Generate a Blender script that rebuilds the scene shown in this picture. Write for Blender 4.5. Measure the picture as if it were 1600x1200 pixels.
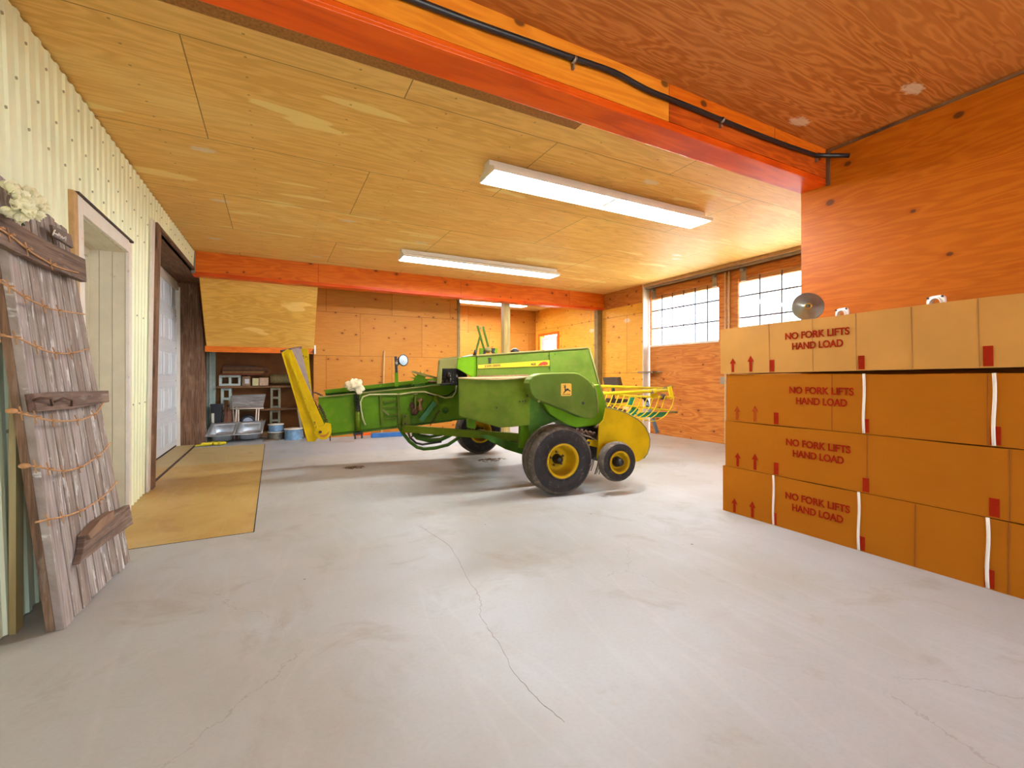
import bpy, math, random
from mathutils import Vector, Matrix
random.seed(7)
S = bpy.context.scene
COL = S.collection
for o in list(bpy.data.objects): bpy.data.objects.remove(o)

# ------------------------------------------------------------------ camera, sky, lights, exposure
EYE, YAW, FPX, HOR = 1.15, .485, 707., 588.
cam = bpy.data.objects.new('camera', bpy.data.cameras.new('camera')); COL.objects.link(cam)
cam.data.sensor_width = 36; cam.data.lens = FPX / 1600 * 36
cam.data.shift_y = -(600 - HOR) / 1600
cam.location = (0, 0, EYE); cam.rotation_euler = (math.pi / 2, 0, -YAW)
cam.data.clip_start = .05
S.camera = cam

W = bpy.data.worlds.new('sky'); S.world = W; W.use_nodes = True
wn = W.node_tree.nodes; wl = W.node_tree.links
bg = wn['Background']
bg.inputs[0].default_value = (.60, .79, 1, 1); bg.inputs[1].default_value = 5.0

S.view_settings.view_transform = 'Standard'; S.view_settings.look = 'None'
S.view_settings.gamma = 1; S.view_settings.use_curve_mapping = False
S.view_settings.exposure = 1.06

def area(name, loc, rot, sx, sy, power, col, portal=False):
    L = bpy.data.lights.new(name, 'AREA'); L.shape = 'RECTANGLE'; L.size = sx; L.size_y = sy
    L.energy = power; L.color = col
    o = bpy.data.objects.new(name, L); COL.objects.link(o)
    o.location = loc; o.rotation_euler = rot
    if portal: L.cycles.is_portal = True
    return o
# daylight through the window band of the sliding doors and through an unseen rear opening added to let sky light in
area('window_daylight', (6.70, 5.3, 2.24), (0, math.radians(90), 0), .95, 3.0, 1, (1, 1, 1), True)
area('added_bay_daylight', (1.75, -3.3, 1.3), (math.radians(90), 0, 0), 3.1, 2.6, 1, (1, 1, 1), True)

sun = bpy.data.lights.new('sun', 'SUN'); sun.energy = 28; sun.angle = .01; sun.color = (1, .98, .95)
so = bpy.data.objects.new('sun', sun); COL.objects.link(so)
so.rotation_euler = Vector((-.30, .28, .9)).to_track_quat('Z', 'Y').to_euler()   # high, from beyond the far left corner: lights the yard, not the room

# ------------------------------------------------------------------ pixel -> place helpers (1600x1200 photo)
sY, cY = math.sin(YAW), math.cos(YAW)
def ray(x, y):
    u = (x - 800) / FPX
    return Vector((sY + u * cY, cY - u * sY, (HOR - y) / FPX))
O = Vector((0, 0, EYE))
def aZ(x, y, z=0.): d = ray(x, y); return O + d * ((z - EYE) / d.z)
def aX(x, y, X): d = ray(x, y); return O + d * (X / d.x)
def aY(x, y, Y): d = ray(x, y); return O + d * (Y / d.y)

# ------------------------------------------------------------------ mesh helpers
ORG = {}
class MB:
    def __init__(s): s.v = []; s.f = []; s.m = []; s.sm = []
    def add(s, vs, fs, mi=0, smooth=False):
        n = len(s.v); s.v += [Vector(p) for p in vs]
        for f in fs: s.f.append([i + n for i in f]); s.m.append(mi); s.sm.append(smooth)
        return s
    def box(s, c, size, rot=None, mi=0):
        hx, hy, hz = size[0] / 2, size[1] / 2, size[2] / 2
        vs = [Vector((x, y, z)) for z in (-hz, hz) for y in (-hy, hy) for x in (-hx, hx)]
        if rot is not None:
            if not isinstance(rot, Matrix): rot = Matrix.Rotation(rot, 3, 'Z')
            vs = [rot @ v for v in vs]
        return s.add([v + Vector(c) for v in vs], [(0, 2, 3, 1), (4, 5, 7, 6), (0, 1, 5, 4), (2, 6, 7, 3), (0, 4, 6, 2), (1, 3, 7, 5)], mi)
    def bb(s, a, b, mi=0):
        a = Vector(a); b = Vector(b)
        return s.box((a + b) / 2, [abs(b[i] - a[i]) for i in range(3)], None, mi)
    def prism(s, pts, d, mi=0):
        n = len(pts); d = Vector(d); pts = [Vector(p) for p in pts]
        vs = pts + [p + d for p in pts]
        fs = [tuple(range(n))[::-1], tuple(range(n, 2 * n))] + [(i, (i + 1) % n, (i + 1) % n + n, i + n) for i in range(n)]
        nr = Vector((0, 0, 0))
        for i in range(n): nr += pts[i].cross(pts[(i + 1) % n])
        if nr.dot(d) < 0: fs = [f[::-1] for f in fs]
        return s.add(vs, fs, mi)
    def bar(s, p, q, w, t, up=(0, 0, 1), mi=0):
        p = Vector(p); q = Vector(q); d = (q - p); L = d.length; d.normalize()
        upv = Vector(up); sd = d.cross(upv)
        if sd.length < 1e-4: sd = d.cross(Vector((1, 0, 0)))
        sd.normalize(); u2 = sd.cross(d)
        R = Matrix((d, sd, u2)).transposed()
        return s.box((p + q) / 2, (L, w, t), R, mi)
    def tube(s, pts, r, n=8, mi=0, caps=True):
        pts = [Vector(p) for p in pts]; N = len(pts)
        rs = r if isinstance(r, (list, tuple)) else [r] * N
        vs = []; pu = None
        for i, p in enumerate(pts):
            t = (pts[min(i + 1, N - 1)] - pts[max(i - 1, 0)]).normalized()
            if pu is None:
                pu = t.orthogonal().normalized()
            pu = (pu - t * pu.dot(t))
            pu = pu.normalized() if pu.length > 1e-6 else t.orthogonal().normalized()
            w = t.cross(pu)
            for k in range(n):
                a = 2 * math.pi * k / n
                vs.append(p + (pu * math.cos(a) + w * math.sin(a)) * rs[i])
        fs = [(i * n + k, i * n + (k + 1) % n, (i + 1) * n + (k + 1) % n, (i + 1) * n + k) for i in range(N - 1) for k in range(n)]
        s.add(vs, fs, mi, True)
        if caps:
            m = len(s.v) - len(vs)
            s.f.append([m + k for k in range(n)][::-1]); s.m.append(mi); s.sm.append(False)
            s.f.append([m + (N - 1) * n + k for k in range(n)]); s.m.append(mi); s.sm.append(False)
        return s
    def lathe(s, prof, c, axis=(0, 0, 1), n=32, mi=0, smooth=True):
        """prof: list of (radius, height along axis)"""
        ax = Vector(axis).normalized(); u = ax.orthogonal().normalized(); w = ax.cross(u); c = Vector(c)
        vs = []
        for r, h in prof:
            for k in range(n):
                a = 2 * math.pi * k / n
                vs.append(c + ax * h + (u * math.cos(a) + w * math.sin(a)) * max(r, 1e-4))
        fs = [(i * n + k, i * n + (k + 1) % n, (i + 1) * n + (k + 1) % n, (i + 1) * n + k) for i in range(len(prof) - 1) for k in range(n)]
        return s.add(vs, fs, mi, smooth)
    def cyl(s, p, q, r, n=16, mi=0):
        p = Vector(p); q = Vector(q); L = (q - p).length
        return s.lathe([(0, 0), (r, 0), (r, 0), (r, L), (r, L), (0, L)], p, q - p, n, mi, False)
    def blob(s, c, r, n=10, mi=0, squash=(1, 1, 1), jit=0.):
        vs = []; fs = []
        for i in range(n + 1):
            for k in range(2 * n):
                th = math.pi * i / n; ph = math.pi * k / n
                j = 1 + random.uniform(-jit, jit)
                vs.append(Vector(c) + Vector((math.sin(th) * math.cos(ph) * squash[0], math.sin(th) * math.sin(ph) * squash[1], math.cos(th) * squash[2])) * r * j)
        m = 2 * n
        fs = [(i * m + k, (i + 1) * m + k, (i + 1) * m + (k + 1) % m, i * m + (k + 1) % m) for i in range(n) for k in range(m)]
        return s.add(vs, fs, mi, True)
    def build(s, name, mat, parent=None, bevel=0, **props):
        me = bpy.data.meshes.new(name)
        org = ORG.get(parent.name, Vector((0, 0, 0))) if parent else Vector((0, 0, 0))
        me.from_pydata([v - org for v in s.v], [], s.f)
        mats = mat if isinstance(mat, (list, tuple)) else [mat]
        for m in mats: me.materials.append(m)
        for p, mi, sm in zip(me.polygons, s.m, s.sm): p.material_index = mi; p.use_smooth = sm
        me.update()
        o = bpy.data.objects.new(name, me); COL.objects.link(o)
        if parent: o.parent = parent; ORG[o.name] = org
        if bevel:
            b = o.modifiers.new('bevel', 'BEVEL'); b.width = bevel; b.segments = 2; b.limit_method = 'ANGLE'
        for k, v in props.items(): o[k] = v
        return o
def thing(name, loc, label, cat, group=None):
    o = bpy.data.objects.new(name, None); COL.objects.link(o); o.location = loc
    o.empty_display_size = .1
    ORG[o.name] = Vector(loc); o['label'] = label; o['category'] = cat
    if group: o['group'] = group
    return o
def rebase(o):
    """put the origin of a single-mesh thing at its base"""
    me = o.data; vs = [v.co.copy() for v in me.vertices]
    c = Vector(((min(v.x for v in vs) + max(v.x for v in vs)) / 2, (min(v.y for v in vs) + max(v.y for v in vs)) / 2, min(v.z for v in vs)))
    for v in me.vertices: v.co -= c
    o.location = c; return o
def single(mb, name, mat, label, cat, group=None, bevel=0):
    o = rebase(mb.build(name, mat, None, bevel)); o['label'] = label; o['category'] = cat
    if group: o['group'] = group
    return o
def struct(mb, name, mat, bevel=0): return mb.build(name, mat, None, bevel, kind='structure')
def copy_tree(o, parent=None):
    c = o.copy(); COL.objects.link(c)
    if parent: c.parent = parent
    for ch in list(o.children): copy_tree(ch, c)
    return c
def text(body, name, mat, parent, origin, right, up, height, width=None, ext=.0012, align='CENTER', label=None):
    """flat lettering; origin = centre of the line, right / up = directions, height = cap height"""
    cu = bpy.data.curves.new('tmp', 'FONT'); cu.body = body; cu.extrude = ext; cu.offset = .026; cu.align_x = align; cu.space_line = .95
    t = bpy.data.objects.new('tmp', cu); COL.objects.link(t)
    dg = bpy.context.evaluated_depsgraph_get(); dg.update()
    me = bpy.data.meshes.new_from_object(t.evaluated_get(dg))
    bpy.data.objects.remove(t)
    xs = [v.co.x for v in me.vertices]; ys = [v.co.y for v in me.vertices]
    cx, cy = (min(xs) + max(xs)) / 2, (min(ys) + max(ys)) / 2
    kx = (width / (max(xs) - min(xs))) if width else None
    ky = height / (max(ys) - min(ys)); kx = kx or ky
    r = Vector(right).normalized(); u = Vector(up).normalized(); nrm = r.cross(u)
    org = ORG.get(parent.name, Vector())
    for v in me.vertices:
        v.co = Vector(origin) + r * ((v.co.x - cx) * kx) + u * ((v.co.y - cy) * ky) + nrm * v.co.z - org
    me.materials.clear(); me.materials.append(mat)
    o = bpy.data.objects.new(name, me); COL.objects.link(o); o.parent = parent; ORG[o.name] = org
    if label: o['label'] = label
    return o

# ------------------------------------------------------------------ materials
def srgb(r, g, b):
    f = lambda c: ((c / 255) / 12.92 if c / 255 <= .04045 else (((c / 255) + .055) / 1.055) ** 2.4)
    return (f(r), f(g), f(b), 1)
class NT:
    def __init__(s, name):
        s.m = bpy.data.materials.new(name); s.m.use_nodes = True; s.t = s.m.node_tree
        s.p = s.t.nodes['Principled BSDF']; s.out = s.t.nodes['Material Output']
    def n(s, kind, **kw):
        nd = s.t.nodes.new(kind)
        for k, v in kw.items(): setattr(nd, k, v)
        return nd
    def l(s, a, b): s.t.links.new(a, b)
    def set(s, sock, v):
        if hasattr(v, 'is_output'): s.l(v, sock)
        else: sock.default_value = v
    def math(s, op, a, b=None, c=None, clamp=False):
        nd = s.n('ShaderNodeMath', operation=op); nd.use_clamp = clamp
        s.set(nd.inputs[0], a)
        if b is not None: s.set(nd.inputs[1], b)
        if c is not None: s.set(nd.inputs[2], c)
        return nd.outputs[0]
    def coords(s):
        tc = s.n('ShaderNodeTexCoord'); sp = s.n('ShaderNodeSeparateXYZ'); s.l(tc.outputs['Object'], sp.inputs[0])
        return tc.outputs['Object'], sp.outputs
    def vec(s, x, y, z=0.):
        c = s.n('ShaderNodeCombineXYZ')
        for i, v in enumerate((x, y, z)): s.set(c.inputs[i], v)
        return c.outputs[0]
    def vmul(s, v, k):
        nd = s.n('ShaderNodeVectorMath', operation='MULTIPLY'); s.l(v, nd.inputs[0]); nd.inputs[1].default_value = k; return nd.outputs[0]
    def vadd(s, v, w):
        nd = s.n('ShaderNodeVectorMath', operation='ADD'); s.set(nd.inputs[0], v); s.set(nd.inputs[1], w); return nd.outputs[0]
    def noise(s, v, scale, detail=3, rough=.5, dist=0):
        nd = s.n('ShaderNodeTexNoise'); s.l(v, nd.inputs['Vector']); nd.inputs['Scale'].default_value = scale
        nd.inputs['Detail'].default_value = detail; nd.inputs['Roughness'].default_value = rough; nd.inputs['Distortion'].default_value = dist
        return nd.outputs['Fac'], nd.outputs['Color']
    def ramp(s, fac, stops, interp='LINEAR'):
        nd = s.n('ShaderNodeValToRGB'); s.set(nd.inputs[0], fac); e = nd.color_ramp.elements; nd.color_ramp.interpolation = interp
        while len(e) < len(stops): e.new(.5)
        for el, (p, c) in zip(e, stops): el.position = p; el.color = c if len(c) == 4 else (*c, 1)
        return nd.outputs[0]
    def step(s, fac, lo, hi):
        nd = s.n('ShaderNodeMapRange'); nd.interpolation_type = 'SMOOTHSTEP'; s.set(nd.inputs[0], fac)
        nd.inputs[1].default_value = lo; nd.inputs[2].default_value = hi; nd.inputs[3].default_value = 0; nd.inputs[4].default_value = 1
        return nd.outputs[0]
    def mix(s, fac, a, b, mode='MIX'):
        nd = s.n('ShaderNodeMix', data_type='RGBA', blend_type=mode)
        s.set(nd.inputs[0], fac); s.set(nd.inputs[6], a); s.set(nd.inputs[7], b); return nd.outputs[2]
    def bump(s, h, strength=.3, dist=.01):
        nd = s.n('ShaderNodeBump'); nd.inputs['Strength'].default_value = strength; nd.inputs['Distance'].default_value = dist
        s.l(h, nd.inputs['Height']); s.l(nd.outputs[0], s.p.inputs['Normal'])
    def done(s, col, rough=.6, metal=0., spec=None):
        s.set(s.p.inputs['Base Color'], col); s.set(s.p.inputs['Roughness'], rough); s.set(s.p.inputs['Metallic'], metal)
        if spec is not None: s.p.inputs['Specular IOR Level'].default_value = spec
        return s.m
def plain(name, col, rough=.6, metal=0., var=.12, scale=6., grime=None, spec=None, bump=0):
    t = NT(name); v, _ = t.coords()
    f, _ = t.noise(v, scale, 4, .6)
    c = t.mix(t.step(f, .3, .7), tuple([x * (1 - var) for x in col[:3]]) + (1,), tuple([min(1, x * (1 + var)) for x in col[:3]]) + (1,))
    if grime:
        g, _ = t.noise(v, scale * 2.3, 6, .7)
        c = t.mix(t.math('MULTIPLY', t.step(g, grime[1], grime[1] + .12), grime[2] if len(grime) > 2 else .9), c, grime[0])
    if bump: t.bump(f, bump)
    return t.done(c, rough, metal, spec)
def ply(name, u, v, base, dark, pale, panel=(2.44, 1.22), seed=0., knots=1., patch=0., tint=.12, grain=11., rough=.55, contrast=.6, off=(0, 0), seam=True, knotcol=(.10, .03, .008, 1), holes=0.):
    """rotary-peeled plywood: sheets with joints, contour grain, knots, pale putty patches"""
    t = NT(name); _, sp = t.coords()
    U = t.math('ADD', sp[u], off[0]); V = t.math('ADD', sp[v], off[1])
    uv = t.vec(U, V, 0.)
    br = t.n('ShaderNodeTexBrick'); t.l(uv, br.inputs['Vector']); br.offset = .5
    for k, x in (('Scale', 1), ('Mortar Size', .0035 if seam else 0), ('Mortar Smooth', 0), ('Bias', 0), ('Brick Width', panel[0]), ('Row Height', panel[1])): br.inputs[k].default_value = x
    br.inputs['Color1'].default_value = (0, 0, 0, 1); br.inputs['Color2'].default_value = (1, 1, 1, 1); br.inputs['Mortar'].default_value = (.5, .5, .5, 1)
    pr = br.outputs['Color']; rnd = t.n('ShaderNodeSeparateColor'); t.l(pr, rnd.inputs[0]); R = rnd.outputs[0]
    sv = t.vec(t.math('MULTIPLY', U, .55), t.math('MULTIPLY', V, 4.2), t.math('MULTIPLY_ADD', R, 7., seed))
    f, _ = t.noise(sv, 1.3, 3, .55, .35)
    g = t.math('PINGPONG', t.math('MULTIPLY', f, grain * 2), 1.)
    fv = t.vec(t.math('MULTIPLY', U, 3.), t.math('MULTIPLY', V, 60.), seed)
    fib, _ = t.noise(fv, 1.6, 3, .6)
    gg = t.math('ADD', t.math('MULTIPLY', g, .5), t.math('MULTIPLY', fib, .5))
    lo = tuple(base[i] * (1 - contrast) + dark[i] * contrast for i in range(3)) + (1,)
    c = t.mix(t.step(gg, .25, .8), lo, base)
    bl, _ = t.noise(t.vec(t.math('MULTIPLY', U, .5), t.math('MULTIPLY', V, 1.5), seed + 3), 1.3, 2)
    c = t.mix(t.math('MULTIPLY', t.step(bl, .45, .75), .35), c, pale)
    c = t.mix(t.math('MULTIPLY', t.math('ABSOLUTE', t.math('SUBTRACT', R, .5)), tint * 2), c, dark)
    if patch:
        pf, _ = t.noise(t.vec(t.math('MULTIPLY', U, .7), t.math('MULTIPLY', V, 3.2), seed + 9), 1.3, 2, .5)
        c = t.mix(t.math('MULTIPLY', t.step(pf, .64, .66), patch), c, pale)
        # roundish scuffs of putty
        vo = t.n('ShaderNodeTexVoronoi'); vo.voronoi_dimensions = '2D'; vo.feature = 'F1'; t.l(t.vec(t.math('MULTIPLY', U, .8), t.math('MULTIPLY', V, 1.6), seed), vo.inputs['Vector']); vo.inputs['Scale'].default_value = 1.
        nb, _ = t.noise(uv, 28, 4, .7)
        d = t.math('ADD', vo.outputs['Distance'], t.math('MULTIPLY', nb, .12))
        s2 = t.n('ShaderNodeSeparateColor'); t.l(vo.outputs['Color'], s2.inputs[0])
        c = t.mix(t.math('MULTIPLY', t.math('MULTIPLY', t.math('SUBTRACT', 1., t.step(d, .11, .15)), t.math('GREATER_THAN', s2.outputs[0], .72)), .6), c, (.80, .70, .50, 1))
    if knots:
        vo = t.n('ShaderNodeTexVoronoi'); vo.voronoi_dimensions = '2D'; vo.feature = 'F1'
        nb, nc = t.noise(uv, 5, 2)
        t.l(t.vec(t.math('MULTIPLY', U, 2.1), t.math('MULTIPLY', V, 2.9), seed * 2 + 1), vo.inputs['Vector']); vo.inputs['Scale'].default_value = 1.15 * knots
        sc = t.n('ShaderNodeSeparateColor'); t.l(vo.outputs['Color'], sc.inputs[0])
        on = t.step(sc.outputs[0], .3, .33)
        size = t.math('MULTIPLY_ADD', sc.outputs[1], .05, .028)
        k = t.math('MULTIPLY', t.math('SUBTRACT', 1., t.step(t.math('DIVIDE', vo.outputs['Distance'], size), .6, 1.2)), on)
        halo = t.math('MULTIPLY', t.math('SUBTRACT', 1., t.step(t.math('DIVIDE', vo.outputs['Distance'], size), 1., 3.2)), t.math('MULTIPLY', on, .35))
        c = t.mix(halo, c, dark); c = t.mix(t.math('MULTIPLY', k, .85), c, knotcol)
    if holes:
        # rows of nail heads every 0.6 m
        du = t.math('ABSOLUTE', t.math('SUBTRACT', t.math('FRACT', t.math('DIVIDE', U, .61)), .5))
        dv = t.math('ABSOLUTE', t.math('SUBTRACT', t.math('FRACT', t.math('DIVIDE', V, .2)), .5))
        h = t.math('MULTIPLY', t.math('LESS_THAN', du, .012), t.math('LESS_THAN', dv, .035))
        c = t.mix(t.math('MULTIPLY', h, holes), c, knotcol)
    if seam: c = t.mix(t.math('MULTIPLY', br.outputs['Fac'], .8), c, (dark[0] * .25, dark[1] * .25, dark[2] * .25, 1))
    t.bump(gg, .08, .004)
    return t.done(c, t.math('MULTIPLY_ADD', fib, .15, rough - .07), 0, .2)
def weathered(name, u, v, base, dark, pale, seed=0, white=.5, scale=1.):
    t = NT(name); _, sp = t.coords(); U, V = sp[u], sp[v]
    f, _ = t.noise(t.vec(t.math('MULTIPLY', U, 2. * scale), t.math('MULTIPLY', V, 40. * scale), seed), 1.5, 5, .65, .3)
    b, _ = t.noise(t.vec(t.math('MULTIPLY', U, 3.), t.math('MULTIPLY', V, 7.), seed + 4), 1.2, 3)
    c = t.mix(t.step(f, .3, .7), dark, base); c = t.mix(t.math('MULTIPLY', t.step(b, .5, .8), .5), c, pale)
    w, _ = t.noise(t.vec(t.math('MULTIPLY', U, 4.), t.math('MULTIPLY', V, 22.), seed + 8), 1.2, 5, .7)
    c = t.mix(t.math('MULTIPLY', t.step(w, .57, .64), white), c, (.68, .63, .58, 1))
    t.bump(f, .5, .006)
    return t.done(c, .85)

M = {}
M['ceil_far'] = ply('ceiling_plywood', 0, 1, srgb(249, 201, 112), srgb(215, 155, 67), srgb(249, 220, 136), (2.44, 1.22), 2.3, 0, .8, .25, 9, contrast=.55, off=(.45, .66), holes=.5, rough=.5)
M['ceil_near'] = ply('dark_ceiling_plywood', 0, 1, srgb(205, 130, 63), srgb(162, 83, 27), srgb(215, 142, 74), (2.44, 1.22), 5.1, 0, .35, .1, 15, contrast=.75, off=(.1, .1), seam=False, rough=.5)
M['ceil_strip'] = plain('particle_board', srgb(160, 106, 46), .8, var=.25, scale=60)
M['wall_near'] = ply('amber_plywood', 1, 2, srgb(192, 102, 15), srgb(160, 71, 3), srgb(197, 110, 21), (30, 30), 8.4, .8, 0, .05, 12, contrast=.5, seam=False, rough=.4)
M['wall_x'] = ply('honey_plywood', 1, 2, srgb(236, 172, 61), srgb(200, 122, 26), srgb(242, 185, 75), (2.44, 1.22), 1.4, 1.2, .2, .15, 10, contrast=.35)
M['wall_y'] = ply('pink_plywood', 0, 2, srgb(187, 123, 43), srgb(161, 89, 20), srgb(193, 137, 54), (1.22, .82), 4.7, 1.3, 0, .35, 9, contrast=.3, off=(.35, .1))
M['panel'] = ply('pale_plywood', 0, 2, srgb(232, 177, 80), srgb(185, 122, 41), srgb(249, 208, 121), (4, 4), 11.2, 0, .7, .05, 12, contrast=.4, seam=False)
M['door_x'] = ply('red_fir_plywood', 1, 2, srgb(201, 127, 56), srgb(158, 80, 23), srgb(214, 146, 74), (4, 4), 3.3, 1.0, 0, .05, 9, contrast=.7, seam=False)
M['beam_face'] = ply('orange_beam_face', 0, 2, srgb(232, 124, 26), srgb(196, 79, 5), srgb(242, 143, 43), (2.2, 5.), 6.6, .9, 0, .35, 12, contrast=.5, rough=.4)
M['beam2'] = ply('orange_beam_face_far', 0, 2, srgb(232, 121, 28), srgb(200, 83, 9), srgb(242, 141, 40), (2.5, 5.), 9.6, .9, 0, .3, 8, contrast=.6, off=(.6, 0), rough=.45)
M['beam_red'] = ply('orange_stained_timber', 0, 1, srgb(229, 88, 15), srgb(190, 55, 5), srgb(239, 114, 33), (9, 9), 9.1, 0, 0, 0, 5, contrast=.7, seam=False, rough=.32)
M['post'] = ply('treated_post', 2, 0, srgb(176, 150, 92), srgb(122, 96, 44), srgb(205, 190, 150), (9, 9), 2.1, .4, 0, 0, 4, contrast=.5, seam=False)
M['stud'] = plain('green_stud', srgb(128, 104, 58), .75, var=.15, scale=12)
M['trimwood'] = plain('pale_trim_wood', srgb(190, 150, 96), .6, var=.1, scale=14)
M['rough_brown'] = weathered('dark_rough_timber', 2, 1, srgb(134, 96, 66), srgb(78, 50, 32), srgb(160, 128, 100), 3, .15)
M['rough_brown_h'] = weathered('dark_rough_timber_head', 1, 0, srgb(124, 86, 54), srgb(70, 44, 26), srgb(150, 110, 74), 6, .05)
M['cream_metal'] = plain('cream_corrugated_steel', srgb(239, 240, 199), .42, var=.03, scale=3, grime=(srgb(200, 176, 110), .66, .3))
M['screw'] = plain('screw_head', srgb(170, 160, 130), .5, .3)
M['white_paint'] = plain('old_white_paint', srgb(226, 216, 200), .5, var=.04, scale=9, grime=(srgb(168, 138, 104), .6, .5))
M['cream_boards'] = plain('cream_boards', srgb(214, 200, 172), .55, var=.06, scale=5, grime=(srgb(165, 135, 98), .62, .5))
M['pale_green_door'] = plain('pale_green_paint', srgb(220, 230, 210), .4, var=.03)
M['garage_white'] = plain('garage_door_white', srgb(232, 239, 246), .38, var=.02)
M['dark_gap'] = plain('dark_rubber_and_gaps', srgb(40, 38, 36), .8)
M['dark_rust'] = plain('dark_rusty_steel', srgb(74, 52, 40), .75, .2, .35, 25, grime=(srgb(40, 30, 26), .5))
def concrete(name, base, warm, seed=0., cracks=True, far=None, dirt=.35):
    t = NT(name); v, sp = t.coords()
    f, _ = t.noise(v, .9, 4, .6); g, _ = t.noise(v, 55, 4, .7); h, _ = t.noise(t.vadd(v, (seed, 3, 0)), 2.3, 5, .65, .8)
    c = t.mix(t.step(f, .35, .7), base, warm)
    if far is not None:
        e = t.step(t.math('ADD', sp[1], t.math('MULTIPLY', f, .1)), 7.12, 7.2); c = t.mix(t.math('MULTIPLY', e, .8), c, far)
    c = t.mix(t.math('MULTIPLY', t.step(g, .35, .75), .16), c, (warm[0] * .75, warm[1] * .7, warm[2] * .62, 1))
    c = t.mix(t.math('MULTIPLY', t.step(h, .52, .72), dirt), c, (warm[0] * .8, warm[1] * .68, warm[2] * .55, 1))
    # pale sweeping trowel marks
    s, _ = t.noise(t.vmul(v, (1.6, .35, 1)), 1.1, 3, .5, 1.4)
    s = t.math('ABSOLUTE', t.math('SUBTRACT', s, .5)); c = t.mix(t.math('MULTIPLY', t.math('SUBTRACT', 1., t.step(s, .0, .03)), .04), c, (.82, .80, .78, 1))
    # grit
    vo = t.n('ShaderNodeTexVoronoi'); t.l(v, vo.inputs['Vector']); vo.inputs['Scale'].default_value = 5.5
    sc = t.n('ShaderNodeSeparateColor'); t.l(vo.outputs['Color'], sc.inputs[0])
    k = t.math('MULTIPLY', t.math('LESS_THAN', vo.outputs['Distance'], t.math('MULTIPLY_ADD', sc.outputs[1], .05, .012)), t.math('GREATER_THAN', sc.outputs[0], .72))
    c = t.mix(t.math('MULTIPLY', k, .75), c, (.10, .06, .035, 1))
    if cracks:
        w, wc = t.noise(v, 3.5, 5, .7); nv = t.vadd(t.vmul(v, (1, .8, 1)), t.vmul(wc, (.25, .25, 0)))
        ve = t.n('ShaderNodeTexVoronoi'); ve.feature = 'DISTANCE_TO_EDGE'; t.l(nv, ve.inputs['Vector']); ve.inputs['Scale'].default_value = .42
        mk, _ = t.noise(t.vadd(v, (5, 1, 2)), .7, 1)
        cr = t.math('MULTIPLY', t.math('LESS_THAN', ve.outputs['Distance'], .0008), t.step(mk, .5, .56))
        c = t.mix(t.math('MULTIPLY', cr, .28), c, (.20, .13, .08, 1))
    t.bump(g, .12, .003)
    return t.done(c, t.math('MULTIPLY_ADD', f, .2, .38), 0, .4)
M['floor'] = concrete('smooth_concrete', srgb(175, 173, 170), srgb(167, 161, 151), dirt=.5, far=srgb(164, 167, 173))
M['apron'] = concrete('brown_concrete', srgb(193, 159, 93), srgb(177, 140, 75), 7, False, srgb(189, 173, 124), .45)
M['ground'] = plain('gravel', srgb(170, 165, 155), .9, var=.3, scale=30)

# ================================================================== THE SETTING
H = 3.0
def XL(Y, z):
    b = -.98 - .026 * Y; t = -1.215 + .0225 * Y
    return b + (t - b) * z / 3
def wallY(x, z=1.2):
    """distance along the left wall at photo column x"""
    Y = 5.
    for _ in range(20): Y = aX(x, HOR, XL(Y, z)).y
    return Y
XR, XD = 6.60, 6.75            # right far wall, sliding doors
BY = 9.10                      # far wall
# floor: slab with a separately poured apron along the left wall
AX1, AY0, AY1 = -.125, 3.84, 8.78
fl = MB()
for a, b in (((-1.7, -3.3), (7.0, AY0)), ((AX1, AY0), (7.0, AY1)), ((-1.7, AY1), (7.0, 11.3))):
    fl.bb((a[0], a[1], -.12), (b[0], b[1], 0))
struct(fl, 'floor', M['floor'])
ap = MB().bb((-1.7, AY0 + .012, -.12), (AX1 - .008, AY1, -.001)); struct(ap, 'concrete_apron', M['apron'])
gj = MB().bb((-1.12, AY0, -.03), (AX1, AY0 + .012, .0005)).bb((AX1 - .008, AY0, -.03), (AX1, AY1, .0005)); struct(gj, 'trim_1', M['dark_gap'])
struct(MB().bb((-40, -40, -.3), (45, 45, -.13)), 'ground', M['ground'])

# ceilings
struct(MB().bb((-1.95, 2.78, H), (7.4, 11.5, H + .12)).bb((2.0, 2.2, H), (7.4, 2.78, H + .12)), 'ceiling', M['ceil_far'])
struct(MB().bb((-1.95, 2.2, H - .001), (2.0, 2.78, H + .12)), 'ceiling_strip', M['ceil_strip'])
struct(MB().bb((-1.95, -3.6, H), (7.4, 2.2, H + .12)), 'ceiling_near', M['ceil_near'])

# left wall of cream ribbed steel
def ribs(y0, y1, z0, z1, mb):
    prof = []; y = y0
    base = math.floor(y0 / .11) * .11
    k = base
    while k < y1 + .11:
        for dy, dx in ((0, 0), (.055, 0), (.066, .011), (.098, .011), (.109, 0)):
            if y0 < k + dy < y1: prof.append((k + dy, dx))
        k += .11
    prof = [(y0, 0)] + prof + [(y1, 0)]
    vs = []; fs = []
    for (yy, dx) in prof:
        for zz in (z0, z1): vs.append((XL(yy, zz) + dx, yy, zz))
    n = len(prof)
    for (yy, dx) in prof:
        for zz in (z0, z1): vs.append((XL(yy, zz) - .03, yy, zz))
    for i in range(n - 1):
        a, b, c, d = 2 * i, 2 * i + 1, 2 * i + 3, 2 * i + 2
        fs.append((a, d, c, b)); fs.append((2 * n + a, 2 * n + b, 2 * n + c, 2 * n + d))
        fs.append((b, c, c + 2 * n, b + 2 * n)); fs.append((a, a + 2 * n, d + 2 * n, d))
    m = 2 * n
    fs.append((0, 1, m + 1, m)); fs.append((m - 2, 2 * m - 2, 2 * m - 1, m - 1))
    mb.add(vs, fs, 0)
MD0, MD1, MDZ = 3.86, 4.86, 2.19
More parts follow.
